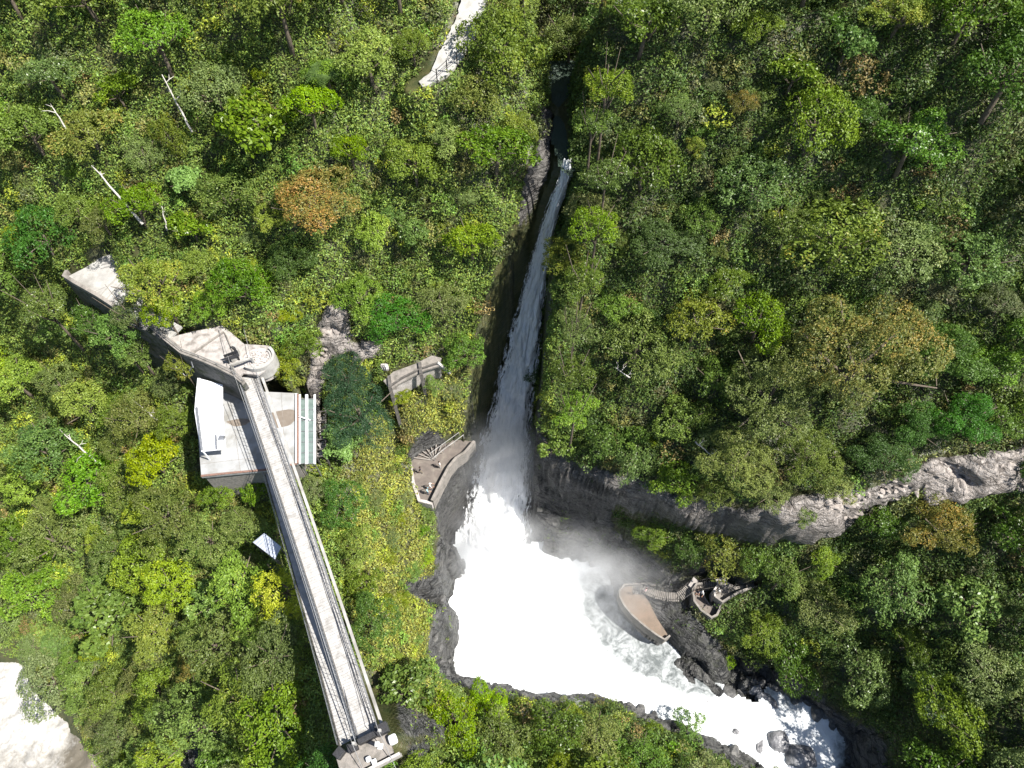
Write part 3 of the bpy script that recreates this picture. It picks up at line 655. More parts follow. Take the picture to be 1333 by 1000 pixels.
# stone plaza at the bridgehead
def plaza():
    root = empty('stone_plaza', W(270,460,1), 'sunlit stone paved plaza with a tall dark retaining wall above the flat roof', 'terrace')
    m = MB(); m.prism(w2(T1, 1), .72, 1.0); m.build('paving', M['paving'], root)
    front = [W(x, y, 1) for x, y in [(196,425),(214,441),(240,462),(262,470),(285,480),(309,492),(318,500)]]
    m = MB(); m.wall(front, .5, -7.6, .0); m.build('retaining_wall', M['wallstone'], root)
    m = MB(); m.wall([p+Vector((0,0,.002)) for p in front], .42, 0, .55); m.wall([p+Vector((0,0,.55)) for p in front], .56, 0, .12); m.build('parapet', M['greystone'], root)
    m = MB(); rail(m, [p+Vector((0,0,.65)) for p in front], .5, .03); m.build('railing', M['steel'], root)
    m = MB(); m.wall([W(x, y, 1) for x, y in [(250,462),(270,448),(292,433)]], .14, 0, .25); m.wall([W(x,y,1) for x, y in [(293,434),(300,450),(307,468)]], .1, 0, .2); m.build('kerb', M['greystone'], root)
    for (ax, ay, r_, a0, a1) in [(301,463,.9,-70,95)]:
        c = W(ax, ay, 1); m = MB(); m.wall([c+Vector((math.cos(R(a_))*r_, math.sin(R(a_))*r_, 0)) for a_ in range(a0, a1, 11)], .22, 0, .75); m.build('curved_wall', M['concrete'], root)
    return root
plaza()
def ring():
    c = W(336,467,1.1); root = empty('round_lookout', c, 'round lookout with stepped curved rim beside the head of the footbridge', 'lookout')
    m = MB(); m.prism([(c.x+math.cos(a*.2618)*1.6, c.y+math.sin(a*.2618)*1.4) for a in range(24)], c.z-2.5, c.z); m.build('floor', M['rubble'], root)
    m = MB(); arc = lambda r_, h: [c+Vector((math.cos(R(a))*r_, math.sin(R(a))*r_*.88, h)) for a in range(-125, 62, 11)]
    m.wall(arc(1.75, 0), .3, -1.6, .5); m.build('outer_rim', M['concrete'], root)
    m = MB(); m.wall(arc(1.4, 0), .15, -.1, .3); m.build('inner_rim', M['concrete'], root)
    rn = random.Random(5)
    m = MB()
    for i in range(60):
        a = rn.random()*6.28; q = rn.random()**.5*1.25; m.box(c+Vector((math.cos(a)*q, math.sin(a)*q*.85, .06)), (rn.uniform(.15,.4), rn.uniform(.12,.3), rn.uniform(.1,.22)), rn.random()*3, rn.uniform(-.3,.3))
    tag(m.build('stone_rubble', M['rubble']), 'loose pale rubble lying on the floor of the round lookout', 'rubble', kind='stuff')
ring()
# dark bench and gate piece on the plaza by the bridge
m = MB(); c = W(305,470,1.1); m.box(c+Vector((0,0,.75)), (1.5,.4,.1), .45); m.box(c+Vector((-.5,-.2,.35)), (.1,.3,.7), .45); m.box(c+Vector((.5,.25,.35)), (.1,.3,.7), .45); m.box(c+Vector((-.1,.25,1.0)), (1.5,.08,.4), .45)
tag(m.build('bench', M['darkmetal']), 'small dark bench facing the start of the footbridge', 'bench')

# upper terrace with steps
def terrace():
    root = empty('stepped_terrace', W(120,360,3), 'pale concrete terrace with broad steps at the far left above the dark gully', 'terrace')
    m = MB(); m.prism(w2([(86,361),(112,348),(132,334),(152,330),(160,352),(140,372),(122,380),(100,370)], 3), 2.7, 3.0); m.build('paving', M['concrete'], root)
    for i in range(6):
        x0, y0 = 120+i*8, 379+i*4.6; m = MB()
        q = [W(x0, y0, 3-.22*i), W(x0+9, y0+5, 3-.22*i), W(x0+31, y0-19, 3-.22*i), W(x0+22, y0-24, 3-.22*i)]
        m.prism([tuple(p) for p in q], 1.2-.22*i, 2.98-.22*(i+.3)); m.build('step', M['concrete'], root)
    for i in range(3):
        m = MB(); m.prism(w2([(131+i,349-i*5),(158,342-i*5),(158,337-i*5),(133+i,344-i*5)], 3.2+.25*i), 2.9, 3.2+.25*i); m.build('step', M['concrete'], root)
    front = [W(x, y, 3) for x, y in [(90,356),(86,362),(100,371),(116,380)]] + [W(130,388,2.6), W(150,401,1.9)]
    m = MB(); m.wall(front, .45, -5.8, -.05); m.build('retaining_wall', M['wallstone'], root)
    m = MB(); m.wall([p+Vector((0,0,-.03)) for p in front], .4, 0, .6); m.build('parapet', M['greystone'], root)
terrace()
m = MB(); st_pts = [W(152,402,1.9), W(175,420,1.5), W(198,430,1.2), W(216,440,1.1)]
for i in range(18):
    t = i/17*3; k_ = min(int(t), 2); f_ = t-k_; c = st_pts[k_].lerp(st_pts[k_+1], f_); m.box(c+Vector((.5,.8,-.15)), (.75, 2.2, .3), -.5)
tag(m.build('stair_path', M['concrete']), 'pale step path half hidden by trees between the two left terraces', 'steps')
m = MB(); m.wall([p+Vector((0,-.3,0)) for p in st_pts], .45, -6.2, .3); tag(m.build('garden_wall', M['wallstone']), 'long dark wall holding up the step path above the gully', 'wall')

# flat roofed building
def house():
    root = empty('flat_roof_building', W(320,560,-8.5), 'building with a wide pale flat roof under the head of the footbridge', 'building')
    zs = -4.5
    m = MB(); m.prism(w2(SLAB, zs), zs-.3, zs); m.build('roof', M['slab'], root)
    inner = w2([(264,618),(257,514),(300,510),(386,514),(386,602),(345,611)], zs)
    m = MB(); m.prism(inner, -12.5, zs-.31); m.build('wall', M['brick'], root)
    m = MB(); m.wall([W(x, y, zs) for x, y in [(262,620),(300,616),(345,612),(387,604)]], .22, 0, .12); m.build('roof_edge', M['terracotta'], root)
    m = MB(); m.wall([W(x, y, zs) for x, y in [(388,604),(388,560),(388,514)]], .2, .0, .22); m.build('roof_edge', M['terracotta'], root)
    m = MB(); m.wall([W(x, y, zs) for x, y in [(386,604),(386,514)]], .12, .0, .3); m.build('gutter', M['whitemetal'], root)
    k = NT('brown_puddle_stain'); co = k.n('NewGeometry').outputs['Position']
    p = k.n('BsdfPrincipled', ins={'Base Color': k.mix(k.noise(co, 2), (.14,.11,.085), (.24,.21,.18)), 'Roughness': .35}); k.l(p.outputs[0], k.out.inputs[0])
    rn = random.Random(2)
    for (x, y, rx, ry) in [(311,550,1.25,.45),(362,546,2.3,1.0),(372,538,1.0,.5)]:
        c = W(x, y, zs); ph = rn.random()*6; m = MB()
        m.prism([(c.x+math.cos(a*.2094)*rx*(1+.18*math.sin(a*.6283+ph)), c.y+math.sin(a*.2094)*ry*(1+.18*math.sin(a*.4189+ph))) for a in range(30)], zs-.01, zs+.004+rx*.002); m.build('puddle_stain', k.m, root)
    # white sheet roof raised over the left side
    zr = -2.3
    m = MB()
    L = [(257,492),(253,535),(257,560),(262,588)]; Rr = [(290,501),(290,530),(292,558),(294,585)]
    vs = []; fs = []
    for i in range(4):
        a, b = W(*L[i], zr-.1*i), W(*Rr[i], zr+.25-.1*i); vs += [a, b, a-Vector((0,0,.08)), b-Vector((0,0,.08))]
    for i in range(3): o_ = i*4; fs += [(o_,o_+1,o_+5,o_+4),(o_+2,o_+6,o_+7,o_+3),(o_,o_+4,o_+6,o_+2),(o_+1,o_+3,o_+7,o_+5)]
    fs += [(0,2,3,1),(12,13,15,14)]; m.add(vs, fs); m.build('sheet_roof', M['whiteroof'], root)
    for i in range(4): m = MB(); m.beam(W(*Rr[i], zs), W(*Rr[i], zs)+Vector((-.1,0,2.3)), .12, .12); m.build('post', M['whitemetal'], root)
    for i in range(4): m = MB(); m.beam(W(*L[i], zr-.2)+Vector((.2,0,-3.2)), W(*L[i], zr-.2)+Vector((.2,0,-.1)), .12, .12); m.build('post', M['whitemetal'], root)
    m = MB(); m.beam(W(256,530,zr+.1), W(263,586,zr-.15), .22, .12); m.beam(W(281,566,zr+.1), W(282,585,zr), .16, .1); m.build('roof_flashing', M['steel'], root)
    m = MB()
    for i in range(17):
        t_ = (i+.5)/17
        for j in range(3): m.beam(W(*L[j], zr-.1*j).lerp(W(*Rr[j], zr+.25-.1*j), t_)+Vector((0,0,.015)), W(*L[j+1], zr-.1*(j+1)).lerp(W(*Rr[j+1], zr+.15-.1*j), t_)+Vector((0,0,.015)), .035, .04)
    m.build('roof_rib', M['whiteroof'], root)
    m = MB()
    for (xa, ya, xb, yb) in ((300,520,313,614),(262,604,384,590),(330,512,352,608),(366,512,372,600)): m.beam(W(xa,ya,zs+.002), W(xb,yb,zs+.002), .035, .02)
    m.build('roof_joint', M['greystone'], root)
    m = MB(); m.box(W(289,570,zr+.25), (.5,.45,.3)); m.build('roof_vent', M['steel'], root)
house()
def canopy():
    z0 = -4.6; root = empty('glass_canopy', W(400,560,-8), 'narrow green glass canopy with white rails along the right side of the flat roof', 'canopy')
    for (xa, xb, lb) in [(391.5,397.5,0),(401,408,1)]:
        m = MB()
        for i in range(6):
            y0 = 520+i*14; a, b, c, d = W(xa, y0, z0-.05*lb), W(xb, y0, z0-.05), W(xb, y0+13, z0-.05), W(xa, y0+13, z0-.05*lb); m.prism([tuple(q) for q in (a, b, c, d)], z0-.09, z0-.04)
        m.build('glass_panel', M['glass'], root)
    for x in (390.2, 399.3, 409.8):
        m = MB(); m.beam(W(x, 514, z0), W(x, 604, z0), .22 if x != 399.3 else .3, .16); m.build('rail', M['whitemetal'], root)
    for i in range(7): m = MB(); m.beam(W(391, 519.5+i*14, z0-.1), W(409.5, 519.5+i*14, z0-.1), .08, .1); m.build('crossbar', M['steel'], root)
    m = MB(); m.beam(W(389,542,z0+.3), W(404,547,z0+.3), .12, .06); m.build('loose_strip', M['whitemetal'], root)
    for x in (391, 409):
        for y in (520, 562, 602): m = MB(); m.beam(W(x, y, z0-.15)-Vector((0,0,3.5)), W(x, y, z0-.15), .12, .12); m.build('post', M['steel'], root)
canopy()
def frames():
    z0 = -6.2; root = empty('timber_frame', W(418,565,-8.5), 'open dark timber frame between the glass canopy and the dark conifer', 'frame')
    for y in (536, 548, 560, 572, 585, 594):
        m = MB(); m.beam(W(411, y+1, z0), W(425, y-1, z0), .13, .13); m.build('crossbeam', M['woodedge'], root)
    for x in (412, 424):
        m = MB(); m.beam(W(x, 534, z0-.16), W(x, 597, z0-.16), .14, .14); m.build('side_beam', M['woodedge'], root)
        for y in (536, 565, 594):
            m = MB(); b = W(x, y, z0-.2); m.beam(b-Vector((0,0,2.6)), b, .14, .14); m.build('post', M['woodedge'], root)
    m = MB(); rn = random.Random(9)
    for i in range(26):
        p = W(rn.uniform(413,424), rn.uniform(538,595), -7.6); m.box(p, (rn.uniform(.2,.9), rn.uniform(.2,.6), rn.uniform(.1,.4)), rn.random()*3)
    tag(m.build('building_rubble', M['rubble']), 'pale debris heaped under the open timber frame', 'debris', kind='stuff')
frames()
m = MB(); m.tube([W(249,471,1.4), W(249,471,1.4)+Vector((.05,-.3,-.6)), W(250,478,-.3), W(244,486,-1.4), W(240,494,-2.4)], .07, 6)
tag(m.build('drain_pipe', M['steel']), 'bent grey drain pipe hanging down the dark retaining wall', 'pipe')
m = MB(); m.tube([W(228,476,-1.5), W(242,490,-2.2)], .06, 6); tag(m.build('overflow_pipe', M['steel']), 'short slanting pipe left of the white sheet roof', 'pipe')

# small metal roof among the trees, left of the bridge
def shelter():
    z = -7.2; root = empty('small_shelter', W(350,712,-10.5), 'small grey metal roof poking out of the trees left of the footbridge', 'shelter')
    q = [W(329,706,z), W(344,694,z+.5), W(366,712,z+.3), W(358,728,z-.1)]
    m = MB(); n = 9
    vs = []; fs = []
    for i in range(n*2+1):
        t = i/(n*2); rz = .05 if i % 2 else 0
        a = q[0].lerp(q[3], t)+Vector((0,0,rz)); b = q[1].lerp(q[2], t)+Vector((0,0,rz)); vs += [a, b, a-Vector((0,0,.05)), b-Vector((0,0,.05))]
    for i in range(n*2): o_ = i*4; fs += [(o_,o_+1,o_+5,o_+4),(o_+2,o_+6,o_+7,o_+3),(o_,o_+4,o_+6,o_+2),(o_+1,o_+3,o_+7,o_+5)]
    fs += [(0,2,3,1), (n*8,n*8+1,n*8+3,n*8+2)]; m.add(vs, fs); m.build('roof', M['greyroof'], root)
    for p in q:
        c = p + (W(349,711,z)-p)*.12; m = MB(); m.beam(c-Vector((0,0,3.2)), c-Vector((0,0,.08)), .12, .12); m.build('post', M['woodedge'], root)
    m = MB(); m.wall([q[0]+Vector((.2,.2,-3.2)), q[3]+Vector((-.1,.25,-3.1))], .15, 0, 2.2); m.build('wall', M['brick'], root)
shelter()

# pale path at the top with its fence
m = MB(); vs = []; fs = []
PW = [W(*p[:3]) for p in PATHC]
fine = []
for i in range(len(PW)-1):
    for j in range(6): t = j/6; fine.append((PW[i].lerp(PW[i+1], t), PATHC[i][3]*(1-t)+PATHC[i+1][3]*t))
fine.append((PW[-1], PATHC[-1][3]))
rn = random.Random(4)
for i, (p, wd) in enumerate(fine):
    d = (fine[min(i+1, len(fine)-1)][0]-fine[max(i-1, 0)][0]); d.z = 0; d.normalize(); s_ = Vector((-d.y, d.x, 0))
    wl_ = wd/2*.95+rn.uniform(-.1,.1); wr_ = wd/2*.95+rn.uniform(-.1,.1)
    vs += [p+s_*wl_-Vector((0,0,.3)), p+s_*wl_, p-s_*wr_, p-s_*wr_-Vector((0,0,.3))]
for i in range(len(fine)-1):
    for j in range(3): fs.append((i*4+j, i*4+j+1, (i+1)*4+j+1, (i+1)*4+j))
m.add(vs, fs + [(0,1,2,3), ((len(fine)-1)*4+3,(len(fine)-1)*4+2,(len(fine)-1)*4+1,(len(fine)-1)*4)])
o_ = m.build('gravel_path', M['pathmat']); tag(o_, 'pale gravel footpath coming down from the top edge', kind='structure')
def path_fence():
    f_ = [(620,62,22.0),(609,70,21.7),(595,82,21.3),(582,92,21.0),(569,104,20.7)]
    root = empty('path_fence', W(*f_[2]), 'thin dark rail fence along the lower edge of the pale path', 'fence')
    for p in f_: m = MB(); b = W(*p); m.beam(b-Vector((0,0,.6)), b+Vector((0,0,1.2)), .1, .1); m.build('post', M['darkmetal'], root)
    for h in (.5, 1.1): m = MB(); m.tube([W(*p)+Vector((0,0,h)) for p in f_], .03, 5); m.build('rail', M['darkmetal'], root)
path_fence()

# lookout walkway on tall props
def walkway():
    root = empty('cliff_walkway', W(540,480,-3), 'grey walkway on tall timber props built against the rock, above the grassy slope', 'walkway')
    z = -2.6
    m = MB(); m.prism(w2(LW, z), z-.25, z); m.build('deck', M['greystone'], root)
    face = [W(x, y, z-.3) for x, y in [(508,506),(524,495),(548,483),(572,475)]]
    m = MB(); m.wall([p+Vector((0,.35,0)) for p in face], .3, -3.0, 0); m.build('support_wall', M['paving'], root)
    m = MB(); m.wall([p+Vector((0,0,.3)) for p in face], .16, 0, .3); m.build('edge_beam', M['woodedge'], root)
    for x, y in ((507,500),(547,482)):
        m = MB(); b = W(x, y, z); m.beam(b+Vector((-.1,.9,.2)), b+Vector((.15,-.6,.2)), .35, .3); m.beam(b+Vector((.15,-.6,.25)), b+Vector((.5,-1.6,-6.8)), .38, .34); m.build('prop', M['woodedge'], root)
    m = MB(); m.beam(W(569,472,z+.3), W(586,486,z-1.2), .3, .3); m.build('slanting_beam', M['wood'], root)
walkway()
m = MB(); 
for i in range(9): p = W(498+i*.8, 476+ (i%3)*2, -2.2+.1*i); m.box(p, (.35,.3,.3), i)
tag(m.build('white_rock_pile', M['rubble']), 'few pale stones stacked at the left end of the cliff walkway', 'stones', kind='stuff')

# left viewing platform
def viewplat():
    root = empty('viewing_platform', W(570,610,-15), 'brown viewing platform left of the waterfall with a low curved stone wall', 'platform')
    z = -15
    m = MB(); m.prism(w2(VP, z), z-.28, z); m.build('floor', M['wetpave'], root)
    wl2 = [W(x, y, z) for x, y in [(618,578),(606,592),(594,600),(585,611),(574,632),(563,655)]]
    m = MB(); m.wall(wl2, .32, -1.8, .85); m.build('parapet', M['greystone'], root)
    m = MB(); m.wall([W(x, y, z) for x, y in [(563,656),(546,652),(538,629),(534,604)]], .4, -1.5, .18); m.build('kerb', M['rubble'], root)
    for i in range(7):
        a = R(172-i*17); c = W(566,600,z); m = MB(); m.beam(c+Vector((math.cos(a)*.3, math.sin(a)*.3, .05)), c+Vector((math.cos(a)*2.6, math.sin(a)*2.2, .25+.05*i)), .14, .14); m.build('radiating_step', M['greystone'], root)
    m = MB(); rail(m, [W(566,600,z), W(578,590,z+.4), W(592,580,z+.9), W(604,571,z+1.4)], 1.0, .05); rail(m, [W(562,594,z+.4), W(580,581,z+.8), W(598,568,z+1.5)], 1.0, .04); m.build('handrail', M['wood'], root)
viewplat()

# right side: lowest platform, stairs, balcony, landing
def lowplat():
    root = empty('tan_platform', W(840,795,-26.5), 'tan kidney shaped viewing platform nearest the plunge pool, right bank', 'platform'); z = -26.5
    m = MB(); m.prism(w2(P1, z), z-.3, z); m.build('floor', M['tan'], root)
    pl_ = [W(x, y, z) for x, y in [(852,764),(838,762),(824,762),(812,763),(806,770),(806,778),(811,788),(821,801),(832,811),(843,820),(854,828),(864,834),(871,829)]]
    m = MB(); m.wall(pl_, .22, -1.6, .7); m.build('parapet', M['greystone'], root)
lowplat()
def stairs(name, pts, wd, n, label, mat):
    root = empty(name, pts[0], label, 'stairs'); tot = [0]
    for a, b in zip(pts[:-1], pts[1:]): tot.append(tot[-1]+(b-a).length)
    def at(s):
        i = max(0, min(len(pts)-2, int(np.searchsorted(tot, s)-1))); f_ = (s-tot[i])/(tot[i+1]-tot[i]); return pts[i].lerp(pts[i+1], f_), (pts[i+1]-pts[i])
    for i in range(n):
        c, d = at(tot[-1]*(i+.5)/n); m = MB(); m.box(c-Vector((0,0,.12)), (tot[-1]/n*.6, wd, .16), math.atan2(d.y, d.x)); m.build('tread', mat, root)
    m = MB()
    for i in range(n*2): 
        c, d = at(tot[-1]*(i+.5)/(2*n)); m.box(c-Vector((0,0,.38)), (tot[-1]/n/2*1.1, wd*.96, .24), math.atan2(d.y, d.x))
    m.build('stair_base', M['wallstone'], root)
    for s_ in (-1, 1):
        m = MB(); q = []
        for i in range(9):
            c, d = at(tot[-1]*i/8.001); nn = Vector((-d.y, d.x, 0)).normalized(); q.append(c+nn*s_*wd*.52)
        rail(m, q, .95, .03); m.build('handrail', M['woodedge'], root)
stairs('lower_stairs', [W(*p) for p in [(823,768,-26.4),(838,766,-26.0),(852,773,-25.5),(868,777,-25.0),(884,777,-24.4),(894,770,-23.9),(901,763,-23.5)]], 1.15, 36, 'long winding stairs with pale treads from the tan platform up to the small landing', M['greystone'])
m = MB(); m.prism(w2([(896,762),(903,751),(910,757),(907,762),(904,768)], -23.4), -24.6, -23.4); tag(m.build('stair_landing', M['paving']), 'small angular paved landing at the top of the winding stairs', 'landing')
stairs('upper_stairs', [W(*p) for p in [(911,764,-23.9),(922,762,-23.4),(936,761,-22.6)]], 1.1, 9, 'short straight stairs between the curved balcony and the paved landing', M['greystone'])
def balcony():
    root = empty('curved_balcony', W(915,785,-24.5), 'curved brown stone balcony between the two stairs on the right bank', 'balcony'); z = -24.0
    m = MB(); m.prism(w2(B2, z), z-.4, z); m.build('floor', M['wetpave'], root)
    pl_ = [W(x, y, z) for x, y in [(913,762),(905,763),(900,770),(902,785),(911,797),(924,806),(931,803),(935,795),(935,789)]]
    m = MB(); m.wall(pl_, .26, -2.8, .95); m.build('parapet', M['greystone'], root)
    m = MB(); m.wall([W(x, y, z) for x, y in [(915,770),(917,778),(923,787),(931,793)]], .14, -1.6, .12); m.build('inner_kerb', M['greystone'], root)
    m = MB(); m.beam(W(915,792,z+.05), W(921,785,z+.05), .08, .06); m.build('floor_joint', M['darkmetal'], root)
balcony()
def landing():
    root = empty('paved_landing', W(955,768,-22.5), 'grey paved landing with a long curved wall under the dark cliff, right bank', 'terrace'); z = -22.4
    m = MB(); m.prism(w2(PL, z), z-.4, z); m.build('paving', M['greystone'], root)
    m = MB(); m.wall([W(x, y, z) for x, y in [(929,779),(938,786),(948,780),(958,774),(972,769),(990,765),(1004,763)]], .26, -2.4, .95); m.build('parapet', M['greystone'], root)
    m = MB(); m.wall([W(x, y, z) for x, y in [(932,758),(944,754)]], .5, 0, .3); m.build('stone_block', M['rubble'], root)
    m = MB(); m.wall([W(x, y, z) for x, y in [(938,785),(930,778),(929,769),(933,764)]], .22, -2, .4); m.build('edge_kerb', M['rubble'], root)
landing()

# boulders and ledges in the stream
def boulder(px, py, rx, ry, rz, seed, label, z=BAS-.3, mat='boulder', rot=0, name='boulder', group=None, cut=0):
    bm = bmesh.new(); bmesh.ops.create_icosphere(bm, subdivisions=5, radius=1); r0 = random.Random(seed)
    pl = [(Vector((r0.gauss(0,1), r0.gauss(0,1), r0.gauss(0,.7))).normalized(), r0.uniform(.62,.9)) for _ in range(13)]
    from mathutils import noise
    for v in bm.verts:
        d = v.co.normalized(); rr_ = min([1.0]+[h/max(d.dot(n_), 1e-3) for n_, h in pl if d.dot(n_) > .05])
        v.co = d*rr_*(1+.10*noise.fractal(d*2.2+Vector((seed,0,0)), 1, 2, 4)); v.co = Vector((v.co.x*rx, v.co.y*ry, v.co.z*rz))
    me = bpy.data.meshes.new(name); bm.to_mesh(me); bm.free(); me.materials.append(M[mat])
    me.polygons.foreach_set('use_smooth', [True]*len(me.polygons))
    o = link(bpy.data.objects.new(name, me)); o.location = W(px, py, z); o.rotation_euler = (0, 0, rot); tag(o, label, 'boulder', group); return o
BG = 'boulders in the white stream'
boulder(1042,985,2.0,1.9,1.5,1,'largest pale grey flat faced boulder at the bottom edge of the stream',group=BG)
boulder(1013,964,1.5,1.6,1.1,2,'blocky grey boulder just upstream left of the largest one',group=BG)
boulder(987,972,.7,1.2,.7,3,'slim pointed grey boulder near the leafy stream edge',group=BG,rot=-.5)
boulder(956,954,.75,.6,.55,4,'smallest dark triangular boulder alone in the foam',group=BG)
boulder(1000,913,2.0,.9,.7,5,'long dark boulder below the right bank where the water turns blue',group=BG,rot=-.5)
boulder(1072,932,.3,.9,.5,6,'thin dark blade of rock breaking the foam near the right wall',group=BG,rot=.3)
boulder(983,898,1.1,.7,.7,7,'dark wet boulder touching the right bank beside the rock tip',group=BG)
boulder(925,915,1.2,.6,.45,8,'flat dark boulder half covered by foam under the rock tip',group=BG,rot=-.4)
boulder(840,885,1.0,1.0,.35,9,'faint grey boulder nearly drowned in mid stream foam',group=BG)
boulder(745,918,1.8,.9,1.0,10,'brown grey boulder at the foreground edge of the pool',z=-28.5,group=BG)

# broken rock: angular blocks bedded in the outcrops and along the waterline
def block_field(name, spots_, mat, label, seed):
    # spots_: (px, py, size)
    r0 = random.Random(seed); VV = []; FF = []
    bm = bmesh.new(); bmesh.ops.create_icosphere(bm, subdivisions=2, radius=1)
    base = [v.co.normalized() for v in bm.verts]; fc = [tuple(v.index for v in f.verts) for f in bm.faces]; bm.free()
    for px, py, s_ in spots_:
        g = hit(px, py, 0, VZ)+Vector((0,0,s_*.12)); pl = [(Vector((r0.gauss(0,1), r0.gauss(0,1), r0.gauss(0,1))).normalized(), r0.uniform(.5,.85)) for _ in range(9)]
        rot = Matrix.Rotation(r0.random()*6.28, 3, 'Z') @ Matrix.Rotation(r0.uniform(-.5,.5), 3, 'X'); sc3 = (s_*r0.uniform(.8,1.7), s_*r0.uniform(.6,1.0), s_*r0.uniform(.4,.8)); b = len(VV)
        for d in base:
            q = d*min([1.0]+[h/max(d.dot(n_), 1e-3) for n_, h in pl if d.dot(n_) > .05]); VV.append(tuple(g + rot @ Vector((q.x*sc3[0], q.y*sc3[1], q.z*sc3[2]))))
        FF += [tuple(b+i for i in f) for f in fc]
    me = bpy.data.meshes.new(name); me.from_pydata(VV, [], FF); me.materials.append(mat); tag(link(bpy.data.objects.new(name, me)), label, kind='stuff')
def fill(poly, n, lo, hi, seed):
    r0 = random.Random(seed); xs = [p[0] for p in poly]; ys = [p[1] for p in poly]; out = []
    while len(out) < n:
        x, y = r0.uniform(min(xs), max(xs)), r0.uniform(min(ys), max(ys))
        if inpoly([x], [y], poly)[0]: out.append((x, y, lo+(hi-lo)*r0.random()**3))
    return out
block_field('crag_blocks', fill([(428,398),(454,398),(456,455),(430,470),(418,520),(410,560),(402,540),(404,500),(412,450)], 150, .15, .75, 1), M['palerock'], 'pale broken rock of the crag between the canopy and the dark conifer', 1)
block_field('cliff_blocks', fill([(985,660),(1060,646),(1135,640),(1110,672),(1060,676),(1000,680)], 200, .15, .7, 2), M['palerock'], 'pale broken rock along the lit top of the cliff', 2)
block_field('scree', fill([(1135,645),(1170,622),(1205,606),(1245,596),(1333,584),(1333,632),(1290,634),(1255,645),(1200,634),(1150,662)], 260, .15, .7, 3), M['palerock'], 'pinkish broken rock at the right edge above the lower slope', 3)
sh = []
r0 = random.Random(8)
for a, b in list(zip(WLINE[:13], WLINE[1:14]))+list(zip(WLINE[17:31], WLINE[18:32])):
    L_ = math.hypot(b[0]-a[0], b[1]-a[1])
    for i in range(int(L_/3.2)):
        t = r0.random(); k_ = r0.uniform(-2, 9); cxx, cyy = 760, 830; x = a[0]+(b[0]-a[0])*t; y = a[1]+(b[1]-a[1])*t; dd = math.hypot(x-cxx, y-cyy)
        if 795 < x < 880 and 755 < y < 840: continue
        sh.append((x+(x-cxx)/dd*k_, y+(y-cyy)/dd*k_, .25+.8*r0.random()**3.5))
block_field('shore_rocks', sh, M['darkrock'], 'dark wet broken rock along the edge of the pool and stream', 4)

# ------------------------------------------------------------ people (one continuous skin-grown body each)
def body_mesh(pose):
    J = {'pelvis': (0,0,.95,.13,.11), 'waist': (0,0,1.1,.115,.09), 'chest': (0,.0,1.32,.15,.105), 'neck': (0,0,1.48,.055,.055), 'chin': (0,.015,1.55,.06,.065), 'head': (0,.01,1.66,.078,.095), 'crown': (0,-.005,1.73,.06,.07), 'nose': (0,.11,1.63,.012,.012)}
    E = [('pelvis','waist'),('waist','chest'),('chest','neck'),('neck','chin'),('chin','head'),('head','crown'),('head','nose')]
    for s_, n in ((-1,'l'),(1,'r')):
        if pose == 'rail' : el, ha = (s_*.27,.14,1.12), (s_*.22,.38,1.1)
        elif pose == 'walk': el, ha = (s_*.27,-.12*s_,1.15), (s_*.27,.1-.12*s_,.92)
        else: el, ha = (s_*.26,-.03,1.16), (s_*.28,.06,.93)
        st = .22*s_ if pose == 'walk' else .02*s_
        J.update({'sh'+n: (s_*.18,0,1.42,.062,.06), 'el'+n: (*el,.043,.043), 'ha'+n: (*ha,.03,.026), 'hip'+n: (s_*.09,0,.9,.095,.095), 'kn'+n: (s_*.1,st*.6+.02,.5,.06,.06), 'an'+n: (s_*.1,st,.09,.042,.042), 'toe'+n: (s_*.12,st+.17,.035,.042,.03)})
        E += [('chest','sh'+n),('sh'+n,'el'+n),('el'+n,'ha'+n),('pelvis','hip'+n),('hip'+n,'kn'+n),('kn'+n,'an'+n),('an'+n,'toe'+n)]
        hv = Vector(ha); fd = (hv-Vector(el)).normalized(); sd_ = Vector((1,0,0)) if abs(fd.x) < .6 else Vector((0,1,0))
        J['pa'+n] = (*(hv+fd*.06), .034, .016); E.append(('ha'+n, 'pa'+n))
        for f_, (o, L) in enumerate([(-.03,.065),(-.01,.078),(.01,.072),(.03,.055)]):
            b = hv+fd*.09+sd_*o; t = b+fd*L*.8+Vector((0,-.0,-.02))
            J['f%d%s' % (f_, n)] = (*b,.009,.009); J['g%d%s' % (f_, n)] = (*t,.008,.008); E += [('pa'+n,'f%d%s' % (f_, n)),('f%d%s' % (f_, n),'g%d%s' % (f_, n))]
        J['th'+n] = (*(hv+fd*.05-sd_*s_*.05),.01,.01); E.append(('ha'+n,'th'+n))
    ks = list(J); me = bpy.data.meshes.new('body_'+pose); me.from_pydata([J[k][:3] for k in ks], [(ks.index(a), ks.index(b)) for a, b in E], [])
    o = link(bpy.data.objects.new('tmp', me)); o.modifiers.new('s', 'SKIN'); o.modifiers.new('b', 'SUBSURF').levels = 1
    for i, k in enumerate(ks): me.skin_vertices[0].data[i].radius = J[k][3:5]; me.skin_vertices[0].data[i].use_root = (k == 'pelvis')
    bpy.context.view_layer.update(); dg = bpy.context.evaluated_depsgraph_get()
    r_ = bpy.data.meshes.new_from_object(o.evaluated_get(dg)); bpy.data.objects.remove(o); return r_
BODY = {p: body_mesh(p) for p in ('stand', 'rail', 'walk')}
cols = {'white': (.75,.74,.72), 'blue': (.35,.55,.62), 'dark': (.03,.03,.04), 'pink': (.7,.45,.45), 'jeans': (.05,.07,.13), 'khaki': (.25,.21,.15), 'skin': (.38,.22,.15), 'hair': (.02,.015,.012), 'red': (.4,.05,.04)}
for k_ in list(cols): M['cl_'+k_] = mat_simple(k_+('_skin_tone' if k_ == 'skin' else '_cloth'), cols[k_], tuple(c*.85 for c in cols[k_]), 12, bump=.1)
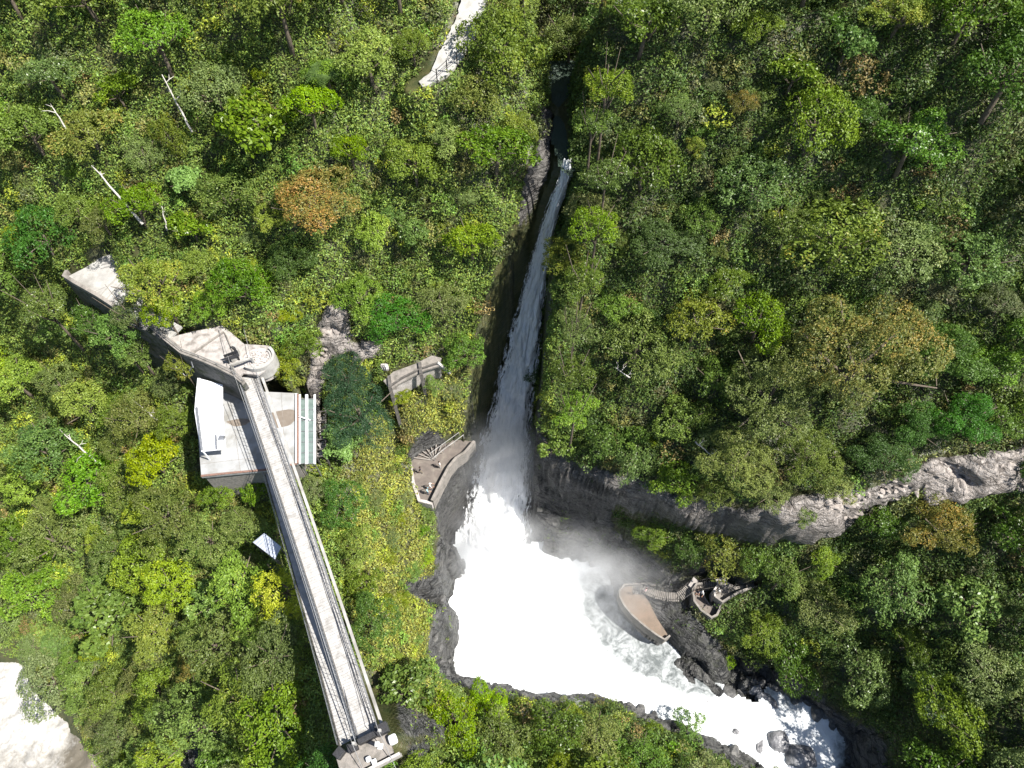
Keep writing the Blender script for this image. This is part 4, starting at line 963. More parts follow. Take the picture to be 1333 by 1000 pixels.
def person(px, py, z, face, shirt, trou, pose, label, group=None, hair='hair'):
    me = BODY[pose].copy(); me.name = 'person'; me.materials.clear()
    for n in ('cl_skin', 'cl_'+shirt, 'cl_'+trou, 'cl_dark'): me.materials.append(M[n])
    for p in me.polygons:
        c = p.center; i = 0
        if c.z < .1: i = 3
        elif c.z < 1.0 and abs(c.x) < .235: i = 2
        elif 1.0 <= c.z < 1.475 and not (abs(c.x) > .2 and c.z < 1.2 and pose != 'rail') and not (c.y > .2): i = 1
        p.material_index = i; p.use_smooth = True
    o = link(bpy.data.objects.new('person', me)); o.location = W(px, py, z); o.rotation_euler.z = face; tag(o, label, 'person', group)
    bm = bmesh.new(); bmesh.ops.create_uvsphere(bm, u_segments=14, v_segments=9, radius=1)
    for v in bm.verts: v.co = Vector((v.co.x*.088, v.co.y*.105-.02, 1.685+max(v.co.z, -.9+.6*(v.co.y > 0))*.09))
    h = bpy.data.meshes.new('hair'); bm.to_mesh(h); bm.free(); h.materials.append(M['cl_'+hair]); ho = link(bpy.data.objects.new('hair' if hair == 'hair' else 'cap', h)); ho.parent = o
    return o
GL = 'visitors on the left viewing platform'; GR = 'visitors on the right bank platforms'
person(573,609,-15,-1.1,'white','white','stand','person all in white standing mid platform left of the waterfall',GL)
person(548,616,-15,1.9,'dark','khaki','walk','person in dark top with pale trousers at the left edge of the viewing platform',GL)
person(561,637,-15,-1.5,'white','jeans','rail','person in white top leaning at the parapet beside one in light blue',GL,hair='white')
person(557,643,-15,-1.5,'blue','jeans','rail','person in light blue top at the lower end of the viewing platform',GL)
person(839,771,-26.0,1.2,'pink','white','walk','person in pink and white climbing the lowest winding stairs',GR)
person(911,775,-24,2.6,'white','dark','rail','person in white top on the curved balcony',GR,hair='white')
person(906,773,-24,2.0,'dark','jeans','rail','person in dark clothes at the curved balcony wall',GR)
person(933,772,-22.4,1.7,'white','khaki','stand','person in white top at the left rim of the paved landing',GR)

# ------------------------------------------------------------ foliage
def unit(v): return v/np.maximum(np.linalg.norm(v, axis=-1, keepdims=True), 1e-9)
def leaves(C, N, per, spread, ll, rg, up=.35, rnd=.75, wr=.5):
    """C tuft centres, N tuft directions -> leaf quads (rhombs). Returns V,F and tuft index per vertex"""
    n = len(C)*per; c = np.repeat(C, per, 0); nn = np.repeat(N, per, 0); ti = np.repeat(np.arange(len(C)), per)
    off = rg.normal(size=(n, 3)); off -= nn*(off*nn).sum(-1, keepdims=True)*.45
    p = c + off*spread*(np.repeat(spread, per)[:, None] if hasattr(spread, '__len__') else 1)/(spread if hasattr(spread, '__len__') else 1) if False else c + off*(np.repeat(spread, per)[:, None] if hasattr(spread, '__len__') else spread)
    nor = unit(nn*(1-up) + np.array([0,0,up]) + rg.normal(size=(n, 3))*rnd)
    t = unit(np.cross(nor, rg.normal(size=(n, 3)))); b = np.cross(nor, t)
    L = (ll*rg.uniform(.6, 1.35, n))[:, None]; Wd = L*wr
    V = np.stack([p-t*L*.5, p+b*Wd*.5+t*L*.05, p+t*L*.5, p-b*Wd*.5+t*L*.05], 1).reshape(-1, 3)
    return V, np.arange(4*n).reshape(-1, 4), np.repeat(ti, 4), np.repeat(rg.random(n), 4), np.repeat(rg.random(n), 4)
def crown_mesh(name, mat, seed, nl=11, lob=(.30,.46), flat=.75, tufts=430, per=11, spread=.20, ll=.26, gap=.12, wr=.5, up=.35, layered=False):
    """crown of unit radius ~1 scaled to 4 m: tufts of leaves on overlapping lobes"""
    rg = np.random.default_rng(seed); S = 4.0
    lc = []; lr = []
    for i in range(nl):
        if layered: a = rg.random()*6.28; q = .25+.5*rg.random(); z = .1+.9*(1-q)*rg.random()
        else: a = i*2.4+rg.random()*1.3; q = .72*math.sqrt((i+.3)/nl)*rg.uniform(.8,1.2); z = (1-q*q)*.62*rg.uniform(.45,1.35)
        lc.append((q*math.cos(a), q*math.sin(a), z*flat)); lr.append(rg.uniform(lob[0]*.85, lob[1])*(1-.15*q))
    lc.append((0,0,.2)); lr.append(.45)
    lc = np.array(lc); lr = np.array(lr)
    C = []; N = []; LI = []
    while len(C) < tufts:
        i = rg.choice(len(lc), p=lr**2/sum(lr**2)); d = unit(rg.normal(size=3))
        if d[2] < -.35: continue
        r_ = lr[i]*rg.uniform(.80, 1.06); sq = np.array([1,1,.45 if layered else .85])
        p = lc[i]+d*r_*sq
        inside = ((np.linalg.norm((p-lc)/sq, axis=1) < lr*.78).sum() > 0)
        if inside or (np.sin(p[0]*9+seed)*np.sin(p[1]*8+seed*2)*np.sin(p[2]*9) > .55-gap): continue
        C.append(p*S); N.append(d); LI.append(i)
    C = np.array(C); N = np.array(N); LI = np.array(LI)
    sp = spread*rg.uniform(.7, 1.5, len(C))
    V, F, ti, la, lb = leaves(C, N, per, sp, ll, rg, up=up, wr=wr, rnd=.6)
    tv = rg.random(len(C))*.55 + rg.random(len(lc))[LI]*.45; hv = rg.random(len(C))*.5 + rg.random(len(lc))[LI]*.5
    col = np.stack([np.clip(.66*tv[ti]+.34*la, 0, 1), np.clip(.7*hv[ti]+.3*lb, 0, 1), lb], -1)
    return np_mesh(name, V, F, mat, {'tint': col})
def limb_mesh(name, seed, h=4.0, bare=False, mat=None):
    """tapered trunk with limbs reaching into the crown; z=0 is the crown base, the trunk goes down"""
    rn = random.Random(seed); m = MB()
    lean = Vector((rn.uniform(-.3,.3), rn.uniform(-.3,.3), 0))
    m.tube([(0,0,-h), Vector((0,0,-h*.5))+lean*.5, lean, Vector((lean.x*1.4, lean.y*1.4, .9))], [.2,.16,.12,.07], 7)
    for i in range(6):
        a = i*1.05+rn.random()*.6; s_ = Vector((0,0,-h*.25+i*.18))+lean*.8; q = rn.uniform(1.6,2.6)
        mid = s_+Vector((math.cos(a)*q*.5, math.sin(a)*q*.5, .7)); e = s_+Vector((math.cos(a)*q, math.sin(a)*q, 1.2+rn.random()))
        m.tube([s_, mid, e], [.09,.06,.025], 5)
    me = bpy.data.meshes.new(name); me.from_pydata(m.v, [], m.f); me.materials.append(mat or M['bark']); me.polygons.foreach_set('use_smooth', [True]*len(me.polygons)); return me
G = {}
def kind(key, colour, form, mats, seeds, **kw):
    G[key] = dict(colour=colour, form=form, meshes=[crown_mesh('crown', mats, s_, **kw) for s_ in seeds])
kind('mid', 'mid green', 'bushy', leaf_mat('mid_green_leaf', (0.056,0.114,0.015), (0.221,0.335,0.042), (0.340,0.394,0.075), .15), (1,2,3), gap=.16)
kind('dark', 'dark green', 'rounded', leaf_mat('dark_green_leaf', (0.042,0.084,0.016), (0.160,0.246,0.044), (0.309,0.353,0.091), .10, rough=.36), (4,5,6), nl=13, lob=(.24,.4), gap=.2)
kind('yell', 'yellow green', 'leafy', leaf_mat('yellow_green_leaf', (0.091,0.146,0.011), (0.304,0.408,0.032), (0.455,0.477,0.046), .15), (7,8), nl=10, gap=.2)
kind('bright', 'bright green', 'lobed', leaf_mat('bright_green_leaf', (0.069,0.116,0.012), (0.196,0.285,0.031), None), (9,10), nl=9, lob=(.34,.46), tufts=480, per=13, ll=.22, gap=.03, rnd=.5) if False else kind('bright', 'bright green', 'lobed', leaf_mat('bright_green_leaf', (.035,.085,.012), (.10,.21,.03)), (9,10), nl=9, lob=(.34,.46), tufts=480, per=13, ll=.22, gap=.03)
kind('olive', 'grey olive', 'fine leaved', leaf_mat('olive_leaf', (0.073,0.102,0.025), (0.244,0.305,0.075), (0.391,0.370,0.150), .12), (11,12,13), nl=14, lob=(.26,.38), tufts=520, per=11, ll=.2, gap=.1)
kind('grey', 'grey green', 'dense', leaf_mat('grey_green_leaf', (0.068,0.114,0.033), (0.226,0.296,0.094), (0.392,0.394,0.177), .10), (14,15), nl=12, tufts=480, per=11, ll=.22)
kind('brown', 'olive brown', 'dry tipped', leaf_mat('brownish_leaf', (0.071,0.101,0.019), (0.214,0.263,0.048), (0.427,0.322,0.086), .18), (16,17), nl=12, gap=.1)
kind('open', 'fresh green', 'large leaved', leaf_mat('fresh_large_leaf', (0.056,0.117,0.015), (0.228,0.345,0.048), (0.417,0.470,0.106), .12, rough=.36), (18,19), nl=10, lob=(.22,.36), tufts=250, per=9, ll=.42, spread=.26, gap=.25, wr=.6)
BARK = [limb_mesh('trunk', i) for i in range(4)]
ORN = leaf_mat('orange_brown_leaf', (.13,.145,.03), (.27,.24,.055), (.40,.235,.06), .42, hue=0, val=.05, sat=.02)
GOLD = leaf_mat('gold_tipped_leaf', (.08,.105,.022), (.22,.24,.052), (.38,.28,.06), .34, hue=0, val=.05, sat=.02)
LIME = leaf_mat('lime_yellow_leaf', (.28,.34,.02), (.55,.60,.05), (.62,.58,.12), .2, hue=0, val=.05, sat=.02)
YELL = leaf_mat('yellow_flowering_leaf', (.13,.19,.025), (.30,.38,.05), (.42,.40,.06), .3, hue=0, val=.05, sat=.02)
RUST = leaf_mat('rusty_gold_leaf', (.08,.09,.018), (.23,.22,.04), (.33,.22,.04), .32, hue=0, val=.05, sat=.02)
CONI = leaf_mat('blue_green_leaf', (.02,.05,.022), (.06,.13,.055), None, 0, hue=0, val=.05, sat=.02)
SP_ = {}
def sp(key, mat, seed, **kw): SP_[key] = crown_mesh('crown', mat, seed, **kw)
sp('orange', ORN, 31, nl=16, lob=(.22,.32), tufts=950, per=12, ll=.16, spread=.14, gap=.05)
sp('gold', GOLD, 32, nl=26, lob=(.18,.27), tufts=1900, per=12, ll=.1, spread=.085, gap=.08, flat=.8)
sp('dull', G['olive']['meshes'][0].materials[0], 33, nl=24, lob=(.18,.28), tufts=1500, per=12, ll=.12, spread=.1, gap=.12)
sp('lime', LIME, 34, nl=13, lob=(.16,.28), tufts=420, per=12, ll=.17, spread=.16, gap=.5)
sp('yellow', YELL, 35, nl=16, lob=(.18,.28), tufts=620, per=12, ll=.18, spread=.15, gap=.25)
sp('rust', RUST, 36, nl=16, lob=(.2,.3), tufts=900, per=12, ll=.14, spread=.13, gap=.1)
sp('conifer', CONI, 37, nl=20, lob=(.2,.34), tufts=1000, per=14, ll=.16, spread=.13, gap=.12, layered=True, wr=.28)
sp('dome', G['bright']['meshes'][0].materials[0], 38, nl=7, lob=(.42,.5), tufts=800, per=13, ll=.2, spread=.14, gap=-.3)
sp('brightbig', G['bright']['meshes'][0].materials[0], 39, nl=15, lob=(.24,.34), tufts=1100, per=13, ll=.16, spread=.13, gap=.0)
sp('light', leaf_mat('light_large_leaf', (.10,.20,.04), (.26,.42,.10), (.4,.5,.2), .1, hue=0, val=.04), 40, nl=12, lob=(.22,.32), tufts=420, per=9, ll=.4, spread=.2, gap=.1, wr=.6)

# what must stay in the clear, as seen in the survey
KEEP = [[(306,478),(338,472),(420,720),(510,985),(430,985),(398,800),(385,745)], T1, [(82,360),(112,345),(128,330),(154,330),(158,352),(172,396),(150,402)], SLAB+[],
        [(388,508),(426,525),(426,600),(388,606)], [(600,-40),(640,-40),(615,50),(596,92),(560,110),(528,116),(545,95),(580,60)],
        [(712,95),(742,95),(742,200),(728,235),(712,300),(706,400),(694,480),(690,600),(700,730),(600,730),(626,560),(655,440),(688,250),(715,180)],
        [(600,590),(568,680),(572,780),(566,850),(592,885),(700,905),(800,912),(870,945),(960,1000),(1160,1010),(1145,960),(1105,930),(1000,885),(950,870),(890,830),(940,800),(1005,765),(990,750),(930,745),(860,740),(800,670),(700,640)],
        VP+[], [(498,488),(540,468),(576,462),(582,484),(556,512),(520,538),(500,505)], [(-20,845),(38,860),(60,910),(95,925),(125,1000),(160,1040),(-20,1040)],
        [(850,662),(900,678),(960,692),(1060,680),(1130,655),(1120,675),(1080,700),(1000,715),(930,702)],
        [(425,405),(452,405),(452,460),(425,480),(415,535),(405,525),(402,460)], [(1138,645),(1175,622),(1212,606),(1260,600),(1333,590),(1333,630),(1290,632),(1255,640),(1210,636),(1150,658)],
        [(331,703),(346,697),(366,714),(358,726)], [(995,662),(1060,652),(1120,650),(1100,672),(1010,676)], [(690,195),(716,185),(712,240),(690,270),(676,270)]]
KW = [(np.array(k)) for k in KEEP]
def blocked(x, y, z, r_, frac=.8):
    px, py, d = P(x, y, z); rp_ = r_*FPX/d*frac
    aa = np.arange(0, 6.28, .52); xs = np.r_[px, px+rp_*np.cos(aa), px+rp_*.5*np.cos(aa)]; ys = np.r_[py, py+rp_*.9*np.sin(aa), py+rp_*.5*np.sin(aa)]
    return any(inpoly(xs, ys, k).any() for k in KEEP)
TREES = []      # (x, y, r)
def zone(px, py):
    if px < 715 and py < 130 + 0*px and px > 520: return 'beside the pale path at the top'
    if py < 340 and px < 330: return 'on the upper left hillside'
    if py < 400 and px < 560: return 'on the hillside above the round lookout'
    if py < 560 and px < 720 and px > 420: return 'on the left rim of the waterfall slot'
    if px < 340 and py < 520: return 'by the dark gully below the left terraces'
    if px < 170 and py >= 520 and py < 780: return 'on the far left slope'
    if px < 260 and py >= 780: return 'on the bank above the muddy river'
    if px < 420 and py >= 500: return 'on the slope left of the footbridges'
    if px < 600: return 'between the footbridge and the gorge'
    if py > 880 and px < 1010: return 'in the foreground below the white pool'
    if py > 680 and px < 1110: return 'on the right bank beside the platforms'
    if py > 640: return 'on the lower right slope below the pale rock'
    if px < 900 and py < 330: return 'right of the upper waterfall'
    if px < 950: return 'on the right rim above the dark cliff'
    if py < 330: return 'on the upper right hillside'
    return 'around the big gold tipped tree on the right'
REC = []
def plant(me, x, y, r_, h, label=None, colour='', form='', word='tree', trunk=True, group=None, zs=1.0, name=None):
    z0 = float(hz(x, y)); 
    root = bpy.data.objects.new(name or ('tree' if trunk else 'shrub'), None if trunk else me); link(root); root.location = (x, y, z0 + (0 if trunk else -.1*r_)); root['category'] = word
    s_ = r_/4.0; rz = random.random()*6.28
    if trunk:
        c = link(bpy.data.objects.new('crown', me)); c.parent = root; c.location = (0,0,h); ax_ = random.uniform(.84, 1.2); c.scale = (s_*ax_, s_/ax_, s_*zs); tl_ = 0 if label else .22; c.rotation_euler = (random.uniform(-tl_, tl_), random.uniform(-tl_, tl_), rz)
        t = link(bpy.data.objects.new('trunk', random.choice(BARK))); t.parent = root; t.location = (0,0,h+.1); st = (h+.6)/4.0; t.scale = (s_*1.3, s_*1.3, st); t.rotation_euler.z = rz
    else: root.scale = (s_, s_, s_*zs); root.rotation_euler.z = rz
    if label: root['label'] = label; 
    if group: root['group'] = group
    px, py, _ = P(x, y, z0+h)
    if not label: REC.append((root, colour, form, word, zone(px, py), px, py, r_))
    TREES.append((x, y, r_)); return root
def special(key, px, py, rpx, label, word='tree', hf=.75, zs=1.0, name='tree', minh=1.0):
    h = 3.5; 
    for _ in range(3):
        g = hit(px, py, h); _, _, d = P(g.x, g.y, g.z+h); r_ = rpx*d/FPX*(1.17 if key in SP_ else 1.0); h = max(minh, r_*hf)
    return plant(SP_[key] if key in SP_ else G[key]['meshes'][hash(label) % 1], g.x, g.y, r_, h, label, zs=zs, name=name, word=word)
special('orange', 414, 276, 58, 'large rounded tree with orange brown foliage on the hillside above the plaza', name='broadleaf_tree')
special('gold', 1108, 478, 98, 'very large broad tree with gold tipped olive crown on the right', name='broadleaf_tree')
special('dull', 1003, 522, 72, 'big dull olive tree touching the lower left side of the gold tipped one', name='broadleaf_tree')
special('dull', 962, 606, 50, 'olive tree at the brink of the dark cliff, below the big dull olive one', name='broadleaf_tree')
special('dull', 1050, 598, 44, 'olive brown tree on the cliff brink below the gold tipped tree', name='broadleaf_tree')
special('brightbig', 1222, 472, 52, 'dense bright green tree against the right side of the gold tipped one', name='broadleaf_tree')
special('brightbig', 1250, 552, 42, 'bright green lobed tree above the pink bare rock at the right', name='broadleaf_tree')
special('brightbig', 1198, 556, 34, 'bright green lobed tree squeezed between gold tipped tree and its larger green neighbour', name='broadleaf_tree')
special('brightbig', 1150, 600, 36, 'small bright green tree above the left end of the bare rock edge', name='broadleaf_tree')
special('yellow', 1168, 26, 42, 'bright yellow flowering tree at the top edge on the right', name='flowering_tree')
special('dome', 378, 346, 31, 'small smooth bright green dome shaped tree below the orange brown one', name='broadleaf_tree')
special('lime', 376, 774, 50, 'straggly lime yellow tree touching the left rail of the footbridge', name='flowering_tree', hf=.5)
special('lime', 398, 792, 24, 'smaller lime yellow tree half under the footbridge edge', name='flowering_tree', hf=.5)
special('rust', 250, 868, 21, 'small golden shrub on the slope left of the lower footbridge', word='shrub', name='golden_shrub', hf=.5)
special('rust', 1218, 692, 50, 'rusty gold tree below the pink rock on the right', name='broadleaf_tree', hf=.6)
special('rust', 965, 140, 24, 'small brown gold tree in shade on the upper right hillside', name='broadleaf_tree')
special('yellow', 905, 196, 17, 'small yellow tree right of the upper waterfall', name='flowering_tree')
special('conifer', 468, 545, 52, 'dark blue green layered conifer right of the glass canopy', name='conifer', hf=.9)
special('conifer', 452, 492, 36, 'smaller dark conifer just above the layered one, by the pale rocks', name='conifer', hf=.9)
special('light', 446, 578, 30, 'light green large leaved tree beside the open timber frame', name='broadleaf_tree', hf=.6)
special('light', 243, 240, 26, 'light green star leaved tree on the upper left hillside', name='broadleaf_tree')
special('dark', 690, 486, 24, 'dark green tree leaning over the middle of the waterfall from the right', name='broadleaf_tree', hf=.5)
special('open', 728, 582, 30, 'fresh green tree at the brink right of the lower waterfall', name='broadleaf_tree', hf=.5)
special('brown', 735, 340, 34, 'olive brown tree at the right edge of the waterfall slot', name='broadleaf_tree', hf=.5)
special('olive', 768, 285, 40, 'grey olive tree right of the top half of the waterfall', name='broadleaf_tree', hf=.5)
special('brown', 935, 718, 42, 'shaded olive brown bushy tree above the paved landing', name='broadleaf_tree', hf=.45)
special('yell', 942, 858, 17, 'little lime green bush on the rock below the platforms', word='shrub', name='lime_bush', hf=.3, minh=.4)
special('yell', 590, 945, 46, 'yellow green leafy tree at the bottom just right of the bridge anchor', name='broadleaf_tree')
special('dark', 720, 950, 46, 'dark glossy tree at the bottom edge below the pool', name='broadleaf_tree')
special('olive', 778, 962, 40, 'grey olive tree beside the dark glossy one below the pool', name='broadleaf_tree')
special('mid', 838, 985, 36, 'mid green tree at the bottom edge below the narrowing stream', name='broadleaf_tree')
special('mid', 895, 950, 26, 'sparse green tree overhanging the white stream at the bottom', name='broadleaf_tree')
special('dome', 858, 322, 42, 'smooth bright green mound shaped tree right of the mid waterfall', name='broadleaf_tree', zs=.6)
special('open', 828, 572, 20, 'small fresh green large leaved tree above the dark cliff', name='broadleaf_tree')
special('grey', 72, 893, 46, 'dense grey green rounded tree hanging over the muddy river', name='broadleaf_tree', hf=.5)
special('mid', 292, 645, 26, 'mid green tree against the lower left edge of the flat roof', name='broadleaf_tree', hf=1.0)
special('open', 330, 640, 22, 'fresh green tree at the flat roof edge beside the footbridge', name='broadleaf_tree', hf=1.0)
special('olive', 408, 640, 24, 'olive tree below the glass canopy, right of the footbridge', name='broadleaf_tree', hf=.8)
special('mid', 655, 965, 40, 'mid green tree at the bottom edge left of the dark glossy one', name='broadleaf_tree')
special('yell', 370, 478, 26, 'yellow green tree right of the round lookout', name='broadleaf_tree', hf=.4)
special('yell', 388, 500, 24, 'yellow green bushy tree above the right end of the flat roof', name='broadleaf_tree', hf=.5)
special('mid', 398, 452, 30, 'leafy mid green tree between the round lookout and the pale crag', name='broadleaf_tree', hf=.6)
special('brown', 225, 500, 26, 'dry brownish tree at the foot of the retaining wall', name='broadleaf_tree', hf=.8)

def special_at(key, px, py, zc, rpx, label, name='broadleaf_tree', zs=1.0):
    c = W(px, py, zc); _, _, d = P(c.x, c.y, c.z)
    return plant(SP_[key] if key in SP_ else G[key]['meshes'][0], c.x, c.y, rpx*d/FPX, zc-float(hz(c.x, c.y)), label, zs=zs, name=name)
special_at('yellow', 203, 376, 6.5, 54, 'yellow green tree with brown patches hanging over the step path')
special_at('olive', 172, 412, 3.0, 30, 'olive tree rising out of the gully in front of the long dark wall')
special_at('yell', 214, 412, 4.0, 30, 'yellow green tree over the left end of the stone plaza')
special_at('dark', 120, 420, -1.5, 30, 'dark tree in the gully below the stepped terrace')
special_at('brown', 238, 478, -1.5, 24, 'dry brown tree leaning over the retaining wall foot left of the drain pipe')
special_at('yell', 522, 520, -5.4, 15, 'yellow green bush between the props of the cliff walkway')
special_at('mid', 563, 503, -4.8, 15, 'mid green bush under the right end of the cliff walkway')
special_at('mid', 150, 440, 0, 34, 'tall leafy tree over the middle of the shaded gully, left terraces')
special_at('mid', 180, 462, -2.5, 30, 'mid green tree in the shaded gully left of the retaining wall')
special_at('dark', 60, 400, 1.0, 34, 'dark tree at the left end of the gully below the stepped terrace')
for kd, px, py, rp_, lb in [('brown',1085,640,26,'brownish bush at the lit top of the cliff'),('mid',1040,668,20,'low green bush halfway along the pale rock of the cliff'),('dark',788,576,34,'dark tree hanging over the left end of the dark cliff'),('dark',822,602,36,'dark leafy tree hanging over the cliff, left of the small fresh green one'),
    ('mid',880,628,38,'mid green tree hanging low over the middle of the cliff band'),('olive',1000,645,34,'olive tree hanging over the cliff band above the pale rock'),('olive',928,642,34,'olive tree hanging over the cliff just left of its middle')]:
    special(kd, px, py, rp_, lb, name='broadleaf_tree', hf=.3)
for k_i, (px, py, rp_, zc, kd, lb) in enumerate([(790,236,34,18,'dark','tall dark green tree by the lip of the waterfall, right side'),(776,300,36,14.5,'mid','tall mid green tree on the right edge of the upper slot'),
    (758,368,34,11,'dark','tall dark green tree over the right edge of the mid slot'),(748,430,32,6.5,'olive','tall grey olive tree over the right edge of the mid slot'),(742,490,34,2,'dark','tall dark tree over the slot edge right of the leaning one'),
    (748,540,30,-1.5,'mid','mid green tree on the right brink above the lower waterfall'),
    
    (852,700,24,-18,'mid','shaded green bush on the ledge under the cliff'),(895,716,26,-17.5,'dark','shaded dark bush on the ledge left of the olive brown one'),(985,728,30,-15.5,'dark','shaded dark tree on the ledge right of the olive brown one'),(1022,752,30,-15.5,'mid','mid green tree at the right end of the paved landing'),
    (790,120,34,24.5,'mid','mid green tree right of the upper stream pool'),(772,165,30,21,'dark','dark green tree right of the stream just above the lip')]):
    special_at(kd, px, py, zc, rp_, lb)

def pick(px, py, rn):
    """the mix of foliage colours changes across the site"""
    u = rn.random()
    if px > 730 and py < 660: w_ = dict(mid=.24, dark=.34, olive=.16, grey=.10, brown=.06, bright=.02, open=.06, yell=.02)
    elif px > 940: w_ = dict(mid=.22, dark=.38, olive=.12, grey=.14, open=.09, yell=.03, brown=.02)
    elif py < 500: w_ = dict(mid=.30, yell=.24, bright=.08, olive=.12, grey=.07, brown=.07, open=.06, dark=.06)
    elif px < 420: w_ = dict(mid=.30, yell=.16, olive=.22, grey=.13, brown=.06, open=.07, bright=.03, dark=.03)
    else: w_ = dict(mid=.30, yell=.34, olive=.10, open=.14, bright=.08, brown=.04)
    t = sum(w_.values())*u
    for k_, v in w_.items():
        t -= v
        if t <= 0: return k_
    return 'mid'
rn = random.Random(11)
gradx, grady = np.gradient(ZZ, GX, GY); SL = np.hypot(gradx, grady)
def scatter(n_max, rlo, rhi, trunk, tries, sep):
    c = 0
    for _ in range(tries):
        if c >= n_max: break
        x = rn.uniform(-76, 58); y = rn.uniform(3, 84); r_ = rn.uniform(rlo, rhi)
        z = float(hz(x, y)); h = r_*rn.uniform(.6, 1.25) if trunk else 0
        px, py, d = P(x, y, z+h)
        if not (-50 < px < 1383 and -60 < py < 1060): continue
        if float(hz(x, y, SL)) > 2.3 or float(hz(x, y, rk)) > .35: continue
        zn_grass = inpoly([px], [py], [(440,620),(520,520),(600,500),(600,560),(530,600),(545,650),(560,720),(550,860),(600,900),(560,905),(500,840)])[0]
        if zn_grass and trunk and r_ > 1.6: continue
        if blocked(x, y, z+h, r_, .78): continue
        ta = np.array(TREES); dd = np.hypot(ta[:,0]-x, ta[:,1]-y)
        if (dd < sep*(ta[:,2]+r_)).any(): continue
        k_ = pick(px, py, rn); g = G[k_]
        plant(rn.choice(g['meshes']), x, y, r_, h, None, g['colour'], g['form'], 'tree' if trunk else 'shrub', trunk, zs=rn.uniform(.8, 1.15) if trunk else rn.uniform(.7, 1.0)); c += 1
    return c
n1 = scatter(105, 3.4, 5.0, True, 9000, .66)
n2 = scatter(155, 2.2, 3.4, True, 20000, .64)
n3 = scatter(290, 1.0, 2.0, False, 30000, .55)
print('trees', n1, n2, 'shrubs', n3)
def thicket(n_max):
    """past three hundred shrubs: the rest of the scrub is one mass"""
    rg = np.random.default_rng(77); cs = []; 
    for _ in range(60000):
        if len(cs) >= n_max: break
        x = rn.uniform(-78, 60); y = rn.uniform(2, 86); r_ = rn.uniform(.7, 1.9)
        z = float(hz(x, y)); px, py, d = P(x, y, z)
        if not (-60 < px < 1393 and -70 < py < 1075) or float(hz(x, y, SL)) > 2.6 or float(hz(x, y, rk)) > .3: continue
        if inpoly([px], [py], [(440,640),(520,520),(600,500),(600,560),(530,600),(545,650),(560,720),(550,860),(590,890),(560,905),(500,840)])[0] and r_ > 1.0: continue
        if blocked(x, y, z+.3*r_, r_, .9): continue
        ta = np.array(TREES); dd = np.hypot(ta[:,0]-x, ta[:,1]-y)
        if (dd < .62*ta[:,2]).any(): continue
        if cs and min((c_[0]-x)**2+(c_[1]-y)**2-(.45*(c_[3]+r_))**2 for c_ in cs) < 0: continue
        cs.append((x, y, z, r_, px, py))
    VV = []; FF = []; CC = []; nb = 0
    pal = dict(mid=(0.152,0.228,0.039), dark=(0.091,0.150,0.034), olive=(0.198,0.208,0.060), grey=(0.152,0.182,0.072), brown=(0.228,0.182,0.067), bright=(0.122,0.234,0.034), open=(0.152,0.260,0.043), yell=(0.289,0.350,0.039))
    for x, y, z, r_, px, py in cs:
        base = np.array(pal[pick(px, py, rn)])*rg.uniform(.72, 1.25)*(.82 if px > 730 else 1)  # leaf colour dimmed on the right to imitate the shaded gaps
        k_ = int(16+16*r_*r_); d = unit(rg.normal(size=(k_*3, 3))); d = d[d[:,2] > -.15][:k_]
        bump = 1+.25*np.sin(d[:,0]*5+x*3)*np.sin(d[:,1]*5+y*3)
        C = np.array([x, y, z+.15])+d*np.array([1,1,.75])*(r_*bump*rg.uniform(.75,1.08,len(d)))[:,None]
        V, F, ti, la, lb = leaves(C, d, 10, .2, .26, rg, up=.35, rnd=.6, wr=.48)
        tv = rg.uniform(.65, 1.35, len(d)); VV.append(V); FF.append(F+nb); nb += len(V)
        CC.append(base*(tv[ti]*(.6+.8*la))[:,None]*np.stack([.9+.25*lb, np.ones_like(lb), .85+.3*(1-lb)], -1))
    me = np_mesh('scrub_thicket', np.concatenate(VV), np.concatenate(FF), attr_leaf_mat('thicket_leaf'), {'tint': np.concatenate(CC)})
    tag(link(bpy.data.objects.new('scrub_thicket', me)), 'dense leafy scrub filling the gaps between the trees', kind='stuff'); return len(cs)
print('thicket', thicket(1500))
# labels: kind of tree, size and place; the few alike ones in one place are told apart by their order from the left
def sz(word, r_): return ('big' if r_ > 3.6 else 'medium' if r_ > 2.7 else 'small') if word == 'tree' else ('broad' if r_ > 1.3 else 'low')
byl = {}
for rec in REC:
    root, colour, form, word, zn, px, py, r_ = rec
    byl.setdefault((sz(word, r_), colour, form, word, zn), []).append((px, root))
ORD = ['first','second','third','fourth','fifth','sixth','seventh','eighth','ninth','tenth']
for (s_, colour, form, word, zn), L in byl.items():
    L.sort(key=lambda q: q[0])
    for i, (px, root) in enumerate(L):
        if len(L) == 1: lb = f'{s_} {colour} {form} {word} {zn}'
        elif i == 0: lb = f'leftmost {s_} {colour} {form} {word} {zn}'
        elif i == len(L)-1: lb = f'rightmost {s_} {colour} {form} {word} {zn}'
        else: lb = f'{ORD[i] if i < 10 else "next"} from left {s_} {colour} {word} {zn}'
        root['label'] = lb; root['group'] = f'{colour} {word}s {zn}'

